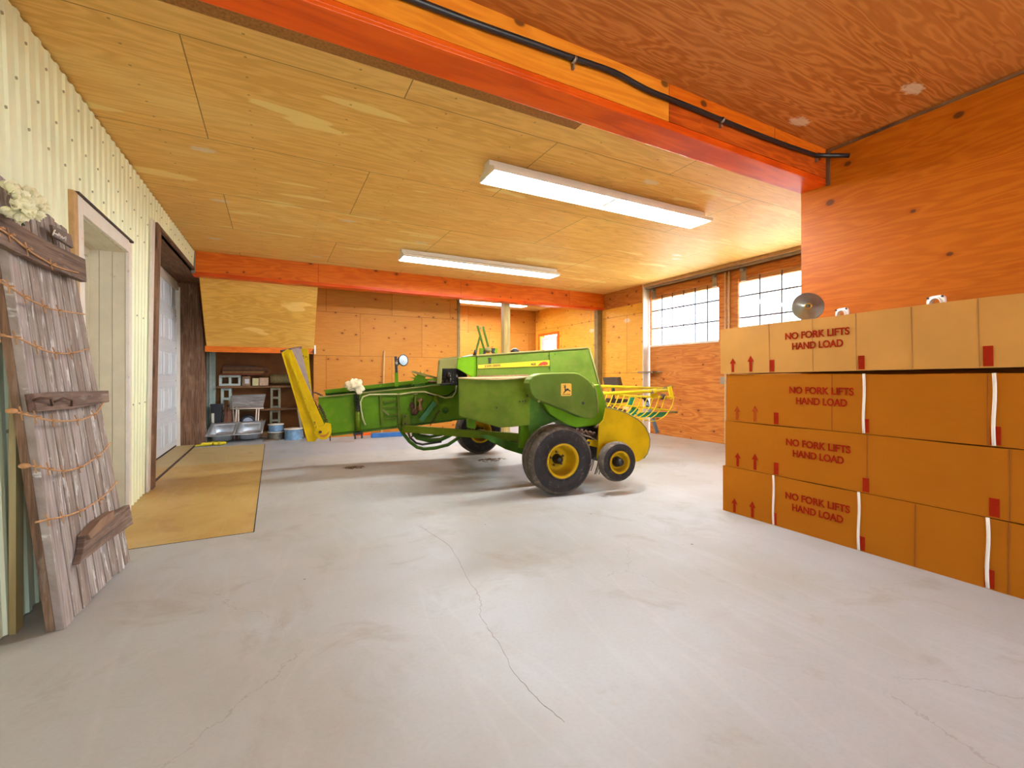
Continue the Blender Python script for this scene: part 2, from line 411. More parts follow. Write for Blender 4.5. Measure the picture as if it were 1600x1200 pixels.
GD0, GD1, GDZ = 5.98, 9.20, 2.70
wl_ = MB()
ribs(-3.2, MD0, .005, 2.985, wl_); ribs(MD0, MD1, MDZ, 2.985, wl_); ribs(MD1, GD0 - .05, .005, 2.985, wl_)
ribs(GD0 - .05, 8.2, GDZ, 2.985, wl_)
for row, z in enumerate((2.42, 2.62, 2.86, .9, 1.7)):
    for k in range(60):
        yy = 1.9 + k * .22 + (row % 2) * .11
        if yy > 7.9 or (z < 2.35 and MD0 - .2 < yy < MD1 + .15) or (z < 2.8 and yy > GD0 - .4): continue
        x = XL(yy, z) + .011
        wl_.cyl((x, yy, z), (x + .006, yy, z), .008, 8, 1)
struct(wl_, 'wall_left', [M['cream_metal'], M['screw']])
struct(MB().bb((-1.85, -3.3, 0), (-1.72, 11.3, H)), 'light_block_wall_left', M['cream_metal'])  # unseen outer shell, added to keep outside light out
# boards standing on the steel in the shade behind the leaning door
tb = MB().bb((XL(2.8, 0) + .012, 2.82, 0.0), (XL(2.8, 0) + .035, 2.89, 1.55)); struct(tb, 'trim_2', M['post'])

# man door recess
def liner_y(Y, x0, x1, z1, th=.03, n=3):   # boarded reveal facing the camera
    mb = MB(); w = (x1 - x0) / n
    for i in range(n): mb.bb((x0 + i * w, Y - .006, 0), (x0 + (i + 1) * w - .003, Y + th, z1))
    return mb
xdm = -1.345
wm1 = XL(MD1, 1) ; 
struct(liner_y(MD1, xdm, XL(MD1, 0) + .01, MDZ), 'reveal_boards', M['cream_boards'])
lr = MB()
for i in range(3):
    a = xdm - .02 + i * .088
    lr.bb((a, MD0 - .02, MDZ - .006), (a + .085, MD1 + .03, MDZ + .03))
struct(lr, 'reveal_head', M['cream_boards'])
struct(MB().bb((xdm - .05, MD0 - .03, 0), (XL(MD0, 1), MD0, MDZ)), 'reveal_near', M['cream_boards'])
dm = MB().bb((xdm - .04, MD0, .01), (xdm, MD1, 2.12)); door1 = struct(dm, 'door_1', M['pale_green_door'])
MB().bb((xdm, MD0, 2.12), (xdm + .02, MD1, MDZ)).bb((xdm, MD1 - .025, 0), (xdm + .02, MD1, 2.12)).build('door_stop', M['cream_boards'], door1)
MB().bb((-1.5, MD0, 0), (XL(4.4, 0), MD1, .012)).build('threshold', M['dark_rust'], door1)
cs = MB()
def wb(y0, y1, z0, z1, t=.02, mb=None, mi=0):
    """board lying on the left wall"""
    vs = []
    for (y, z) in ((y0, z0), (y1, z0), (y1, z1), (y0, z1)): vs.append((XL(y, z) + .008, y, z))
    (mb if mb is not None else cs).prism(vs, (t + .006, 0, 0), mi)
wb(MD0 - .09, MD0, 0, MDZ + .11); wb(MD1, MD1 + .075, 0, MDZ + .09); wb(MD0, MD1, MDZ, MDZ + .1)
struct(cs, 'door_casing', M['white_paint'], .003)
cs = MB(); wb(MD0 - .165, MD0 - .095, 0, MDZ + .10, .022); wb(MD1 + .075, MD1 + .12, 0, .9, .01); struct(cs, 'trim_3', M['trimwood'])
cs = MB(); wb(MD0 - .1, MD1 + .09, MDZ + .1, MDZ + .115, .03); struct(cs, 'trim_4', M['dark_rust'])

# overhead garage door in its rough timber frame
XG = -1.415
cs = MB(); wb(GD0 - .33, GD0 - .22, 0, GDZ + .02, .012); struct(cs, 'trim_5', M['white_paint'])
cs = MB(); wb(GD0 - .215, GD0 - .07, 0, GDZ + .02, .03); struct(cs, 'trim_6', M['rough_brown'])
cs = MB(); wb(GD0 - .065, GD0 - .01, 0, GDZ - .02, .02); struct(cs, 'trim_7', M['trimwood'])
struct(MB().bb((XG - .1, GD0 - .33, 0), (XL(6, 1) - .005, GD0 - .02, GDZ)), 'jamb_near', M['rough_brown'])
hd = MB(); vs = [(XG - .08, GD0 - .1, GDZ), (XL(GD0, GDZ) + .03, GD0 - .1, GDZ), (XL(GD1, GDZ) + .03, GD1, GDZ), (XG - .08, GD1, GDZ)]
hd.prism(vs, (0, 0, .035)); struct(hd, 'jamb_head', M['rough_brown_h'])
px = [(292, 438), (308, 441), (312, 470), (319, 540), (321.5, 600), (321.5, 690), (292, 694)]
pts = []
for x, y in px:
    p = aY(x, y, GD1); p.z = max(p.z, 0); pts.append(p)
pts[-1].z = 0; pts[-2].z = 0; pts[0].x = XG - .08; pts[-1].x = XG - .08; pts[0].z = GDZ + .02
struct(MB().prism(pts, (0, .05, 0)), 'jamb_far', weathered('jamb_timber', 2, 0, srgb(138, 100, 72), srgb(82, 54, 36), srgb(160, 128, 100), 3, .1))
struct(MB().bb((XG + .0, GD1 - .05, 0), (XG + .05, GD1 - .002, 2.62)).bb((XG, GD0, 2.56), (XG + .03, GD1 - .05, 2.64)).bb((XG, GD0, 2.64), (XG + .015, GD1 - .05, 2.70)), 'door_weatherstrip', M['white_paint'])
gdb = MB().bb((XG - .05, GD0 - .05, .0), (XG - .012, GD1 - .02, 2.70))
nsec = 5; hs = 2.66 / nsec; npan = 6; wp = (GD1 - GD0) / npan
for i in range(nsec):
    z0 = .015 + i * hs
    gdb.bb((XG - .013, GD0 - .05, z0 + .006), (XG - .004, GD1 - .02, z0 + hs - .006))
    for j in range(npan):
        y0 = GD0 + j * wp + .07; y1 = y0 + wp - .14; a = z0 + .09; b = z0 + hs - .09
        # raised bead around each embossed panel
        for q in (((y0, a), (y1, a + .02)), ((y0, b - .02), (y1, b)), ((y0, a), (y0 + .02, b)), ((y1 - .02, a), (y1, b))):
            gdb.bb((XG - .005, q[0][0], q[0][1]), (XG + .004, q[1][0], q[1][1]))
        gdb.bb((XG - .005, y0 + .05, a + .05), (XG + .002, y1 - .05, b - .05))
door2 = struct(gdb, 'door_2', M['garage_white'], .003)
MB().bb((XG - .05, GD0 - .05, 0), (XG - .0, GD1 - .02, .016)).build('rubber_seal', M['dark_gap'], door2)
struct(MB().bb((XG, GD0, -.03), (XL(6, 0), GD1, .002)), 'door_sill', M['apron'])
struct(MB().bb((XL(6, 0) - .03, GD0, -.01), (XL(6, 0), GD1, .004)), 'trim_8', M['dark_rust'])

# wall beyond the garage door up to the alcove
struct(MB().bb((-1.30, GD1 + .05, 0), (-1.24, 10.3, H)), 'wall_left_far', M['cream_metal'])
# far wall with the alcove under the sloping hopper panel
AXR = .655
wf = MB().bb((AXR, BY, 0), (3.47, BY + .1, H)).bb((-1.3, BY + .5, 1.75), (AXR, BY + .6, H))
struct(wf, 'wall_back', M['wall_y'])
struct(MB().bb((-1.24, 10.15, 0), (AXR + .1, 10.25, 1.9)).bb((AXR, BY + .1, 0), (AXR + .1, 10.15, 1.8)).bb((-1.24, 9.27, 1.68), (AXR, 10.2, 1.75)), 'alcove_lining', plain('brown_alcove_ply', srgb(150, 92, 40), .7, var=.2, scale=3))
pA, pB = aY(313, 430, 8.36), aY(497, 445, 8.36)
pC, pD = aY(490.5, 545, 9.08), aY(325, 543, 9.08)
x0, x1 = -.99, .655
sp_ = MB().prism([(x0, 8.2, H - .33), (x1, 8.2, H - .33), (x1 - .0, 9.05, 1.655), (x0, 9.05, 1.655)], (0, .018, .02))
struct(sp_, 'hopper_panel', M['panel'])
struct(MB().prism([(x1 - .02, 8.22, H - .34), (x1 - .02, BY, H - .34), (x1 - .02, BY, 1.64), (x1 - .02, 9.06, 1.66)], (.018, 0, 0)).prism([(x0, 8.22, H - .34), (x0, BY + .5, H - .34), (x0, BY + .5, 1.64), (x0, 9.06, 1.66)], (.018, 0, 0)), 'hopper_cheeks', M['panel'])
struct(MB().bb((x0 - .02, 9.03, 1.56), (x1 - .02, 9.07, 1.655)), 'trim_9', M['beam_face'])
struct(MB().bb((x1 + .005, 9.06, 1.56), (x1 + .035, 9.098, 1.72)), 'trim_10', M['white_paint'])
# back room
struct(MB().bb((3.40, 11.07, 0), (XR + .3, 11.17, H)).bb((3.40, BY + .1, 0), (3.47, 11.07, H)), 'wall_back_room', M['wall_y'])
struct(MB().bb((3.47, BY - .02, 0), (3.53, BY + .12, H)), 'stud_end', M['stud'])
# right far wall
DY1 = 6.86
w3 = MB().bb((XR, DY1, 0), (XR + .1, 9.95, H)).bb((XR, 10.85, 0), (XR + .1, 11.1, H)).bb((XR, 9.95, 2.28), (XR + .1, 10.85, H))
struct(w3, 'wall_right_far', M['wall_x'])
struct(MB().bb((XR - .012, DY1 + .02, H - .36), (XR, 8.05, H)), 'trim_11', M['rough_brown_h'] if False else M['door_x'])
struct(MB().bb((XR, DY1 - .02, 0), (XD + .1, DY1, H)), 'jamb_white', M['white_paint'])
struct(MB().bb((XR, 2.3, H - .05), (XR + .06, DY1, H)), 'track_board', M['trimwood'])
struct(MB().bb((XR + .055, 2.3, H - .09), (XR + .10, DY1 - .02, H - .045)), 'track_rail', plain('galvanised_steel', srgb(150, 140, 125), .4, .6))
M['galv'] = bpy.data.materials['galvanised_steel']
struct(MB().bb((XD + .06, 2.3, H - .3), (XD + .15, DY1, H)), 'wall_header', M['door_x'])
# glazed door to the yard in the back room
dg = MB().bb((XR + .02, 10.0, 0), (XR + .06, 10.8, 1.80)).bb((XR + .02, 10.0, 1.80), (XR + .06, 10.15, 2.22)).bb((XR + .02, 10.65, 1.80), (XR + .06, 10.8, 2.22)).bb((XR + .02, 10.15, 2.12), (XR + .06, 10.65, 2.22))
door3 = struct(dg, 'door_3', M['garage_white'])
struct(MB().bb((XR - .02, 9.88, 0), (XR, 9.96, 2.33)).bb((XR - .02, 10.84, 0), (XR, 10.92, 2.33)).bb((XR - .02, 9.96, 2.26), (XR, 10.84, 2.33)), 'door_frame', M['beam2'])
gl = NT('window_glass')
tr = gl.n('ShaderNodeBsdfTransparent'); gs = gl.n('ShaderNodeBsdfGlossy'); gs.inputs['Roughness'].default_value = .03
mx = gl.n('ShaderNodeMixShader'); mx.inputs[0].default_value = .06; gl.l(tr.outputs[0], mx.inputs[1]); gl.l(gs.outputs[0], mx.inputs[2]); gl.l(mx.outputs[0], gl.out.inputs[0])
M['glass'] = gl.m
MB().bb((XR + .035, 10.15, 1.80), (XR + .04, 10.65, 2.12)).build('pane', M['glass'], door3)

# two sliding doors of red fir plywood with wire-reinforced windows
def slider(name, y0, y1, wy0, wy1, wz0, wz1):
    mb = MB(); a, b = XD, XD + .04
    mb.bb((a, y0, .002), (b, y1, wz0)).bb((a, y0, wz1), (b, y1, H - .10)).bb((a, y0, wz0), (b, wy0, wz1)).bb((a, wy1, wz0), (b, y1, wz1))
    d = struct(mb, name, M['door_x'])
    t = .035
    fr = MB()
    for q in (((wy0 - .0, wz0 - t), (wy1, wz0)),):
        fr.bb((a - .008, q[0][0], q[0][1]), (a, q[1][0], q[1][1]))
    fr.build('window_bead', M['white_paint'], d)
    MB().bb((a + .025, wy0, wz0), (a + .03, wy1, wz1)).build('pane', M['glass'], d)
    g = MB(); n = 6
    for k in range(1, n):
        y = wy0 + (wy1 - wy0) * k / n; g.tube([(a + .045, y, wz0), (a + .045, y, wz1)], .011, 6)
    for k in range(1, 3):
        z = wz0 + (wz1 - wz0) * (.36 * k - .02); g.tube([(a + .05, wy0, z), (a + .05, wy1, z)], .013, 6)
    g.build('wire_grille', M['dark_rust'], d)
    return d
wz0 = aX(1124, 531, XD).z; wz1 = aX(1124, 441, XD).z
Ya = aX(1016, 500, XD).y; Yb = aX(1123, 500, XD).y; Yc = aX(1137.5, 500, XD).y; Yd = aX(1153, 480, XD).y
d4 = slider('door_4', Yc + .012, DY1 - .05, Yb, Ya - .01, wz0, wz1)
d5 = slider('door_5', 2.45, Yc - .012, 2.75, Yd, wz0, wz1)
MB().bb((XD - .03, Yc + .02, 0.02), (XD, Yc + .05, H - .1)).build('edge_strip', M['trimwood'], d4)
MB().bb((XD - .03, Yc - .05, 0.02), (XD, Yc - .02, H - .1)).build('edge_strip', M['trimwood'], d5)
def hanger(px, d):
    y = aX(px, 430, XD).y
    MB().bb((XD - .012, y - .045, H - .30), (XD, y + .045, H - .09)).cyl((XD - .03, y - .03, H - .12), (XD - .03, y + .03, H - .12), .03).cyl((XD - .02, y, H - .25), (XD - .01, y, H - .25), .014).build('roller_hanger', M['galv'], d)
hanger(1117, d4); hanger(1022, d4); hanger(1162, d5)
yb_ = DY1 - .1
MB().bb((XR - .03, yb_ - .2, 1.22), (XD - .01, yb_ + .2, 1.25)).tube([(XD - .02, yb_ - .3, 1.235), (XR + .0, yb_ + .24, 1.235)], .012).build('latch_bar', M['galv'], d4)
yb_ = aX(1131, 594, XD).y
MB().cyl((XD - .03, yb_, 1.08), (XD, yb_, 1.08), .05).bb((XD - .02, yb_ - .06, 1.02), (XD, yb_ + .06, 1.14)).build('latch_plate', M['galv'], d4)

# near right wall and what closes the room behind it and behind the camera
XN = 3.99
struct(MB().bb((XN, -3.2, 0), (XN + .12, 2.27, H)), 'wall_right', M['wall_near'])
struct(MB().bb((XN + .12, 2.15, 0), (7.0, 2.27, H)), 'wall_return', M['wall_y'])
struct(MB().bb((6.95, 2.2, 0), (7.05, DY1 - 4.4, H)).bb((XR + .12, DY1, 0), (7.05, 9.9, H)), 'light_block_wall_right', M['cream_metal'])  # unseen shell pieces, added so daylight enters only through the openings
struct(MB().bb((-1.72, -3.3, 0), (.2, -3.2, H)).bb((3.3, -3.3, 0), (4.1, -3.2, H)).bb((.2, -3.3, 2.6), (3.3, -3.2, H)), 'wall_rear', M['wall_y'])  # its opening is unseen, added and sized for the sky light it admits
struct(MB().bb((XN - .014, -3.2, H - .03), (XN, 2.06, H - .012)).bb((XN - .012, 2.04, 2.70), (XN, 2.07, H - .02)), 'trim_12', M['rough_brown_h'])
# carrying beams: header joist, bottom flange, face sheets
def beam(y0, y1, x0, x1, z0, face, under, name):
    b = struct(MB().bb((x0, y0 + .012, z0), (x1, y1, H - .001)), name, face)
    MB().bb((x0, y0 - .004, z0 - .02), (x1, y1 + .01, z0)).bb((x0, y0 - .001, z0), (x1, y0 + .012, z0 + .03)).build('bottom_flange', under, b, .004)
    return b
bm1 = beam(2.07, 2.26, -1.72, XN, 2.73, M['beam_face'], M['beam_red'], 'beam')
pl1 = ply('amber_face_sheet', 0, 2, srgb(239, 149, 43), srgb(207, 104, 18), srgb(244, 171, 68), (5, 5), 13.1, .9, 0, 0, 8, contrast=.5, seam=False, rough=.4)
pl2 = ply('red_face_sheet', 0, 2, srgb(206, 92, 26), srgb(150, 50, 8), srgb(216, 110, 40), (5, 5), 15.3, 0, 0, 0, 11, contrast=.7, seam=False, rough=.35)
xs = aY(1045, 200, 2.07).x
MB().bb((-1.72, 2.066, 2.76), (xs - .004, 2.082, H - .001)).build('face_sheet', pl1, bm1, 0, label='amber plywood face sheet')
MB().bb((xs, 2.066, 2.76), (XN - .015, 2.082, 2.88)).build('face_sheet', pl2, bm1, 0, label='dark red lower face sheet')
MB().bb((xs, 2.067, 2.881), (XN - .015, 2.082, H - .001)).build('face_sheet', M['beam_face'], bm1, 0)
struct(MB().bb((2.6, 2.27, 2.73), (XN + .8, 2.30, H)), 'trim_13', M['beam_red'])
bm2 = beam(8.05, 8.25, -1.055, XR, 2.66, M['beam2'], M['beam_red'], 'beam_far')
# posts
struct(MB().bb((4.18, 8.28, 0), (4.32, 8.42, H)), 'post', M['post'])
xx = 6.47
struct(MB().bb((XR - .14, 8.12, 0), (XR - .01, 8.24, 2.66)), 'post_corner', M['stud'])
# hinge-like galvanised hanger at the beam's left end
struct(MB().bb((XL(8, 2.8) - .02, 8.02, 2.66), (XL(8, 2.8) + .03, 8.05, H - .02)), 'beam_hanger', M['galv'])

# ================================================================== STRIP LIGHTS
tubem = NT('lit_tube'); em = tubem.n('ShaderNodeEmission'); em.inputs[0].default_value = (.84, .93, 1, 1); em.inputs[1].default_value = 108
tubem.l(em.outputs[0], tubem.out.inputs[0]); M['tube'] = tubem.m
M['enamel'] = plain('white_enamel', srgb(236, 232, 224), .35, var=.02)
def strip_light(x0, x1, y, label):
    z = H
    t = thing('strip_light', ((x0 + x1) / 2, y, z - .15), label, 'light fixture', 'long fluorescent strip lights on the ceiling')
    MB().bb((x0, y - .05, z - .075), (x1, y + .05, z - .005)).build('channel', M['enamel'], t, .004)
    for s in (-1, 1):
        MB().prism([(x0 + .01, y + s * .045, z - .062), (x0 + .01, y + s * .145, z - .105), (x0 + .01, y + s * .145, z - .135), (x0 + .01, y + s * .150, z - .135), (x0 + .01, y + s * .150, z - .100), (x0 + .01, y + s * .045, z - .055)], (x1 - x0 - .02, 0, 0)).build('reflector', M['enamel'], t)
    MB().prism([(x0, y - .15, z - .13), (x0, y + .15, z - .13), (x0, y + .15, z - .10), (x0, y + .05, z - .05), (x0, y - .05, z - .05), (x0, y - .15, z - .10)], (.012, 0, 0)).build('end_plate', M['enamel'], t)
    MB().prism([(x1 - .012, y - .15, z - .13), (x1 - .012, y + .15, z - .13), (x1 - .012, y + .15, z - .10), (x1 - .012, y + .05, z - .05), (x1 - .012, y - .05, z - .05), (x1 - .012, y - .15, z - .10)], (.012, 0, 0)).build('end_plate', M['enamel'], t)
    xm = (x0 + x1) / 2
    MB().bb((xm - .02, y - .1, z - .12), (xm + .02, y + .1, z - .07)).build('socket', M['enamel'], t)
    for a, b in ((x0 + .03, xm - .03), (xm + .03, x1 - .03)):
        for s in (-1, 1): MB().cyl((a, y + s * .06, z - .105), (b, y + s * .06, z - .105), .0165, 8).build('tube', M['tube'], t)
    return t
fx = strip_light(1.62, 4.30, 3.54, 'long fluorescent strip light nearest the camera, just beyond the front orange beam')
def more(x, y, label):
    c = copy_tree(fx); c.location = (x, y, fx.location.z); c['label'] = label; return c
more(2.98, 6.58, 'fluorescent strip light in front of the far orange beam, second from the camera')
more(4.17, 9.75, 'fluorescent strip light of the back room, partly hidden by the far beam and the post')

# ================================================================== LONG CARTONS
card = NT('cardboard'); v, sp = card.coords()
f, _ = card.noise(v, 2.2, 4, .6); g, _ = card.noise(card.vmul(v, (1, 6, 60)), 2., 3)
c = card.mix(f, srgb(165, 91, 12), srgb(177, 104, 19)); c = card.mix(card.math('MULTIPLY', g, .12), c, srgb(125, 65, 5))
h, _ = card.noise(v, 9, 6, .75); c = card.mix(card.math('MULTIPLY', card.step(h, .62, .72), .25), c, srgb(130, 64, 14))
card.bump(f, .25, .03); M['card'] = card.done(c, .85, 0, .08)
M['card_pale'] = plain('pale_cardboard', srgb(195, 134, 51), .75, var=.06, scale=3, bump=.1)
M['crease_pale'] = plain('pale_crease', srgb(150, 104, 52), .8)
M['crease'] = plain('carton_crease', srgb(127, 65, 16), .8)
M['ink'] = plain('red_ink', srgb(150, 34, 8), .8, var=.1, scale=30, spec=.05)
M['ink_pale'] = plain('faded_red_ink', srgb(156, 64, 20), .8, var=.2, scale=60, spec=.05)
M['strap'] = plain('white_strap', srgb(236, 220, 200), .4, var=.03)
XB = 3.42
def arrow(mb, y, z, hgt, w=.055):
    k = w / 2
    mb.prism([(XB - .003, y + q, z + r) for q, r in ((-k * .42, 0), (k * .42, 0), (k * .42, hgt * .62), (k, hgt * .62), (0, hgt), (-k, hgt * .62), (-k * .42, hgt * .62))], (-.0012, 0, 0))
cart = [  # left edge px, z0, z1, arrows px x (y base), red marks px, strap px, text centre px, pale?
    ('bottom', 1129.5, 0.0, .386, [(1148, 803), (1176, 812)], [(1210, .09), (1347, .09), (1546, .1)], [1208, 1341, 1542], (1275, 799), 'lowest of the four long cartons with three white straps'),
    ('third', 1133.5, .388, .772, [(1153, 730), (1180, 736)], [(1213, .09), (1353, .09), (1554, .1)], [], (1276, 716), 'strapless orange-brown long carton second from the floor'),
    ('second', 1135.5, .774, 1.168, [(1152, 658), (1180, 661)], [(1213, .09), (1353, .09), (1556, .1)], [1349, 1552], (1281, 633), 'long carton third from the floor with two white straps'),
    ('top', 1127.5, 1.172, 1.556, [(1147, 586), (1175, 585)], [(1208, .09), (1348, .09), (1546, .11)], [], (1277, 551), 'topmost pale long carton carrying the bearings and disc'),
]
for i, (nm, lx, z0, z1, arrs, marks, straps, tc, lab) in enumerate(cart):
    yl = aX(lx, 590, XB).y; yr = -.25
    t = thing('long_carton', (XB + .26, (yl + yr) / 2, z0), lab + ', against the plywood wall', 'cardboard box', 'stack of long cartons')
    mat = M['card_pale'] if nm == 'top' else M['card']
    body = MB(); n = 24; vs = []; fs = []
    rnd = random.Random(i)
    # long sides bow slightly: rows of sections along the length
    for k in range(n + 1):
        y = yl + (yr - yl) * k / n
        bow = .006 * math.sin(k * .9 + i) if 0 < k < n else 0
        sag = (.004 * math.sin(k * .7 + 2 * i) if 0 < k < n else 0)
        vs += [(XB, y, z0), (XB - abs(bow) * .3, y, (z0 + z1) / 2), (XB, y, z1 - .002 + min(sag, 0)), (XB + .52, y, z1 - .002), (XB + .52, y, z0)]
    for k in range(n):
        for q in range(5): fs.append((k * 5 + q, k * 5 + (q + 1) % 5, (k + 1) * 5 + (q + 1) % 5, (k + 1) * 5 + q))
    fs.append((4, 3, 2, 1, 0)); fs.append(tuple(n * 5 + q for q in range(5)))
    body.add(vs, fs); body.build('carton_body', mat, t)
    for px in {'bottom': (1210, 1576, 1430), 'third': (1355, 1578), 'second': (1543, 1300), 'top': (1204, 1272, 1340, 1427, 1532)}[nm]:
        y = aX(px, 590, XB).y; MB().bb((XB - .0025, y - .0014, z0 + .004), (XB + .001, y + .0014, z1 - .006)).build('crease', M['crease_pale'] if nm == 'top' else M['crease'], t)
    for ax, ay in arrs:
        p = aX(ax, ay, XB); hh = .115 if ax < 1160 else .13
        a = MB(); arrow(a, p.y, z0 + .012, hh); a.build('printed_arrow', M['ink_pale'] if nm == 'second' else M['ink'], t)
    for mx_, mh in marks:
        y = aX(mx_, 600, XB).y; w = .018 if mx_ < 1400 else .02
        MB().bb((XB - .0035, y - w, z0 + .008), (XB - .002, y + w, z0 + .008 + mh)).build('printed_mark', M['ink'], t)
    for sx in straps:
        y = aX(sx, 600, XB).y
        s_ = MB(); s_.tube([(XB - .004, y - .004 + .003 * math.sin(k * .8), z0 + .004 + (z1 - z0 - .004) * k / 8) for k in range(9)], .0085, 6)
        for q in s_.v: q.x = XB - .004 + (q.x - XB + .004) * .35 if q.x < XB + .02 else q.x
        s_.build('strap', M['strap'], t)
    p = aX(tc[0], tc[1], XB); w1 = abs(aX(tc[0] - 50, tc[1], XB).y - aX(tc[0] + 50, tc[1], XB).y)
    zc = (z0 + z1) / 2 + (.035 if nm != 'bottom' else .02)
    text('NO FORK LIFTS', 'lettering', M['ink'], t, (XB - .0035, p.y, zc + .042), (0, -1, 0), (0, 0, 1), .052, w1)
    text('HAND LOAD', 'lettering', M['ink'], t, (XB - .0035, p.y - .005, zc - .036), (0, -1, 0), (0, 0, 1), .052, w1 * .79)
    if nm == 'top':
        # this carton rises a little towards the camera, leaving a dark gap under it
        t.rotation_euler.x = -math.radians(.85); t.location.z += .021
        t.location.x -= .012
M['steel'] = plain('grey_steel', srgb(150, 150, 140), .35, .7, .1, 12)
p = aX(1262, 498, 3.70)
dk = MB().lathe([(.001, -.006), (.105, -.006), (.112, 0), (.105, .006), (.02, .008), (.02, .012), (.001, .012)], (3.70, p.y, p.z + .095), (-.75, -.66, .12), 36)
dk.lathe([(.026, .0), (.026, .03), (.014, .03), (.014, .0)], (3.70, p.y, p.z + .095), (-.75, -.66, .12), 16, 1)
single(dk, 'steel_disc', [M['steel'], plain('brass_hub', srgb(170, 140, 80), .4, .7)], 'round grey steel disc standing on edge on the top carton by the window', 'disc')
def bearing(px, py, X, label, fl=1):
    b = aX(px, py, X); b.z = 1.556 + .021 - .01484 * (b.y - 1.17); t = thing('flange_bearing', (X, b.y, b.z), label, 'bearing', 'flange bearings standing on the top carton')
    # square cast flange with a round bore, standing upright facing the camera side
    mb = MB(); R = Matrix.Rotation(-.35, 3, 'Z'); n = 24; vs = []; fs = []
    for th in (-.006, .006):
        for k in range(n):
            a = 2 * math.pi * k / n + math.pi / n
            q = .058 / max(abs(math.cos(a)), abs(math.sin(a))) * (.93 if k % 6 in (2, 3) else 1)
            vs.append((th, math.cos(a) * q, math.sin(a) * q * .9)); vs.append((th, math.cos(a) * .034, math.sin(a) * .034))
    for k in range(n):
        k2 = (k + 1) % n; A = 2 * k; B = 2 * k2; D = 2 * n
        fs += [(A, B, B + 1, A + 1), (A + D, A + D + 1, B + D + 1, B + D), (A, A + D, B + D, B), (A + 1, B + 1, B + 1 + D, A + 1 + D)]
    c = Vector((X, b.y, b.z + .052))
    mb.add([R @ Vector(q) + c for q in vs], fs); mb.build('flange', M['enamel'], t, .002)
    MB().lathe([(.034, -.016), (.042, -.016), (.042, .016), (.034, .016), (.034, -.016)], c, R @ Vector((1, 0, 0)), 24).build('collar', M['enamel'], t)
    for sy in (-1, 1):
        for sz in (-1, 1): 
            q = c + R @ Vector((-.008, sy * .045, sz * .041)); MB().cyl(q, q + R @ Vector((-.006, 0, 0)), .007, 8).build('bolt', M['dark_rust'], t)
    return t
bearing(1316, 488, 3.84, 'white square flange bearing on the top carton, nearer the round steel disc')
bearing(1463, 470, 3.84, 'white square flange bearing on the top carton, farther right from the disc')

# ================================================================== CONDUIT ON THE BEAM
cb = [aY(x, y, 2.045) for x, y in ((700, 22), (832, 68), (880, 86), (960, 112), (1010, 141), (1060, 160), (1128, 188), (1180, 209), (1225, 226), (1275, 243))]
cb = [Vector((-1.0, 2.045, cb[0].z + .01))] + cb
cp = []
for a, b in zip(cb, cb[1:]):
    for k in range(4): cp.append(a.lerp(b, k / 4))
for _ in range(2): cp = [cp[0]] + [(cp[i - 1] + cp[i] * 2 + cp[i + 1]) / 4 for i in range(1, len(cp) - 1)] + [cp[-1]]
endp = aX(1327, 243, XN - .04)
cp += [cb[-1], cb[-1].lerp(endp, .5), endp]
cp[-3] = cp[-3] + Vector((-.0, 0, 0))
M['black_pvc'] = plain('black_plastic', srgb(30, 29, 32), .35, spec=.5)
t = thing('water_hose', cb[0], 'black plastic hose clipped along the front orange beam and onto the side wall', 'hose')
MB().tube(cp, .017, 10).build('hose', M['black_pvc'], t)
for px_, py_ in ((897, 94), (1128, 188), (1278, 243)):
    q = aY(px_, py_, 2.045)
    MB().lathe([(.019, -.008), (.022, -.008), (.022, .008), (.019, .008)], q, (1, 0, -.35), 14).bb(q + Vector((-.006, 0, -.045)), q + Vector((.006, .02, -.015))).build('clip', M['galv'], t)

# ================================================================== HAY BALER
TH = math.radians(-8.5)
E1 = Vector((math.cos(TH), math.sin(TH), 0)); E2 = Vector((-math.sin(TH), math.cos(TH), 0)); B0 = Vector((2.43, 3.62, 0))
def L(a, b, z): return B0 + E1 * a + E2 * b + Vector((0, 0, z))
def bp(x, y, b):
    """point of the upright plane lying b metres behind the near wheel, seen at photo pixel x, y"""
    d = ray(x, y); t = (b - (O - B0).dot(E2)) / d.dot(E2); return O + d * t
def plate(mb, px, b, th=.02, mi=0):
    return mb.prism([bp(x, y, b) for x, y in px], E2 * th, mi)
def paint(name, col, dust=.35, dustcol=srgb(124, 108, 56), rough=.42, rust=.0):
    t = NT(name); v, sp = t.coords()
    f, _ = t.noise(v, 3., 4, .6); g, _ = t.noise(v, 12., 6, .72)
    c = t.mix(t.step(f, .3, .7), tuple(x * .82 for x in col[:3]) + (1,), tuple(min(1, x * 1.18) for x in col[:3]) + (1,))
    ge = t.n('ShaderNodeNewGeometry'); s3 = t.n('ShaderNodeSeparateXYZ'); t.l(ge.outputs['Normal'], s3.inputs[0])
    c = t.mix(t.math('MULTIPLY', t.step(s3.outputs[2], .4, .9), .55), c, dustcol)       # dust lying on top surfaces
    c = t.mix(t.math('MULTIPLY', t.step(g, .45, .75), dust), c, dustcol)
    if rust: c = t.mix(t.math('MULTIPLY', t.step(g, .58, .64), rust), c, srgb(92, 56, 34))
    return t.done(c, t.math('MULTIPLY_ADD', g, .3, rough), 0, .14)
M['green'] = paint('green_paint', srgb(87, 124, 4), .22)
M['green_dusty'] = paint('dusty_green_paint', srgb(94, 116, 35), .4)
M['green_olive'] = paint('olive_green_paint', srgb(87, 103, 8), .25, rust=.15)
M['green_bright'] = paint('bright_green_paint', srgb(107, 155, 9), .1)
M['green_dark'] = paint('dark_green_paint', srgb(62, 95, 20), .2)
M['khaki'] = paint('khaki_dusty_paint', srgb(132, 123, 68), .5)
M['yellow'] = paint('yellow_paint', srgb(204, 165, 2), .08, srgb(167, 128, 11), rust=.0)
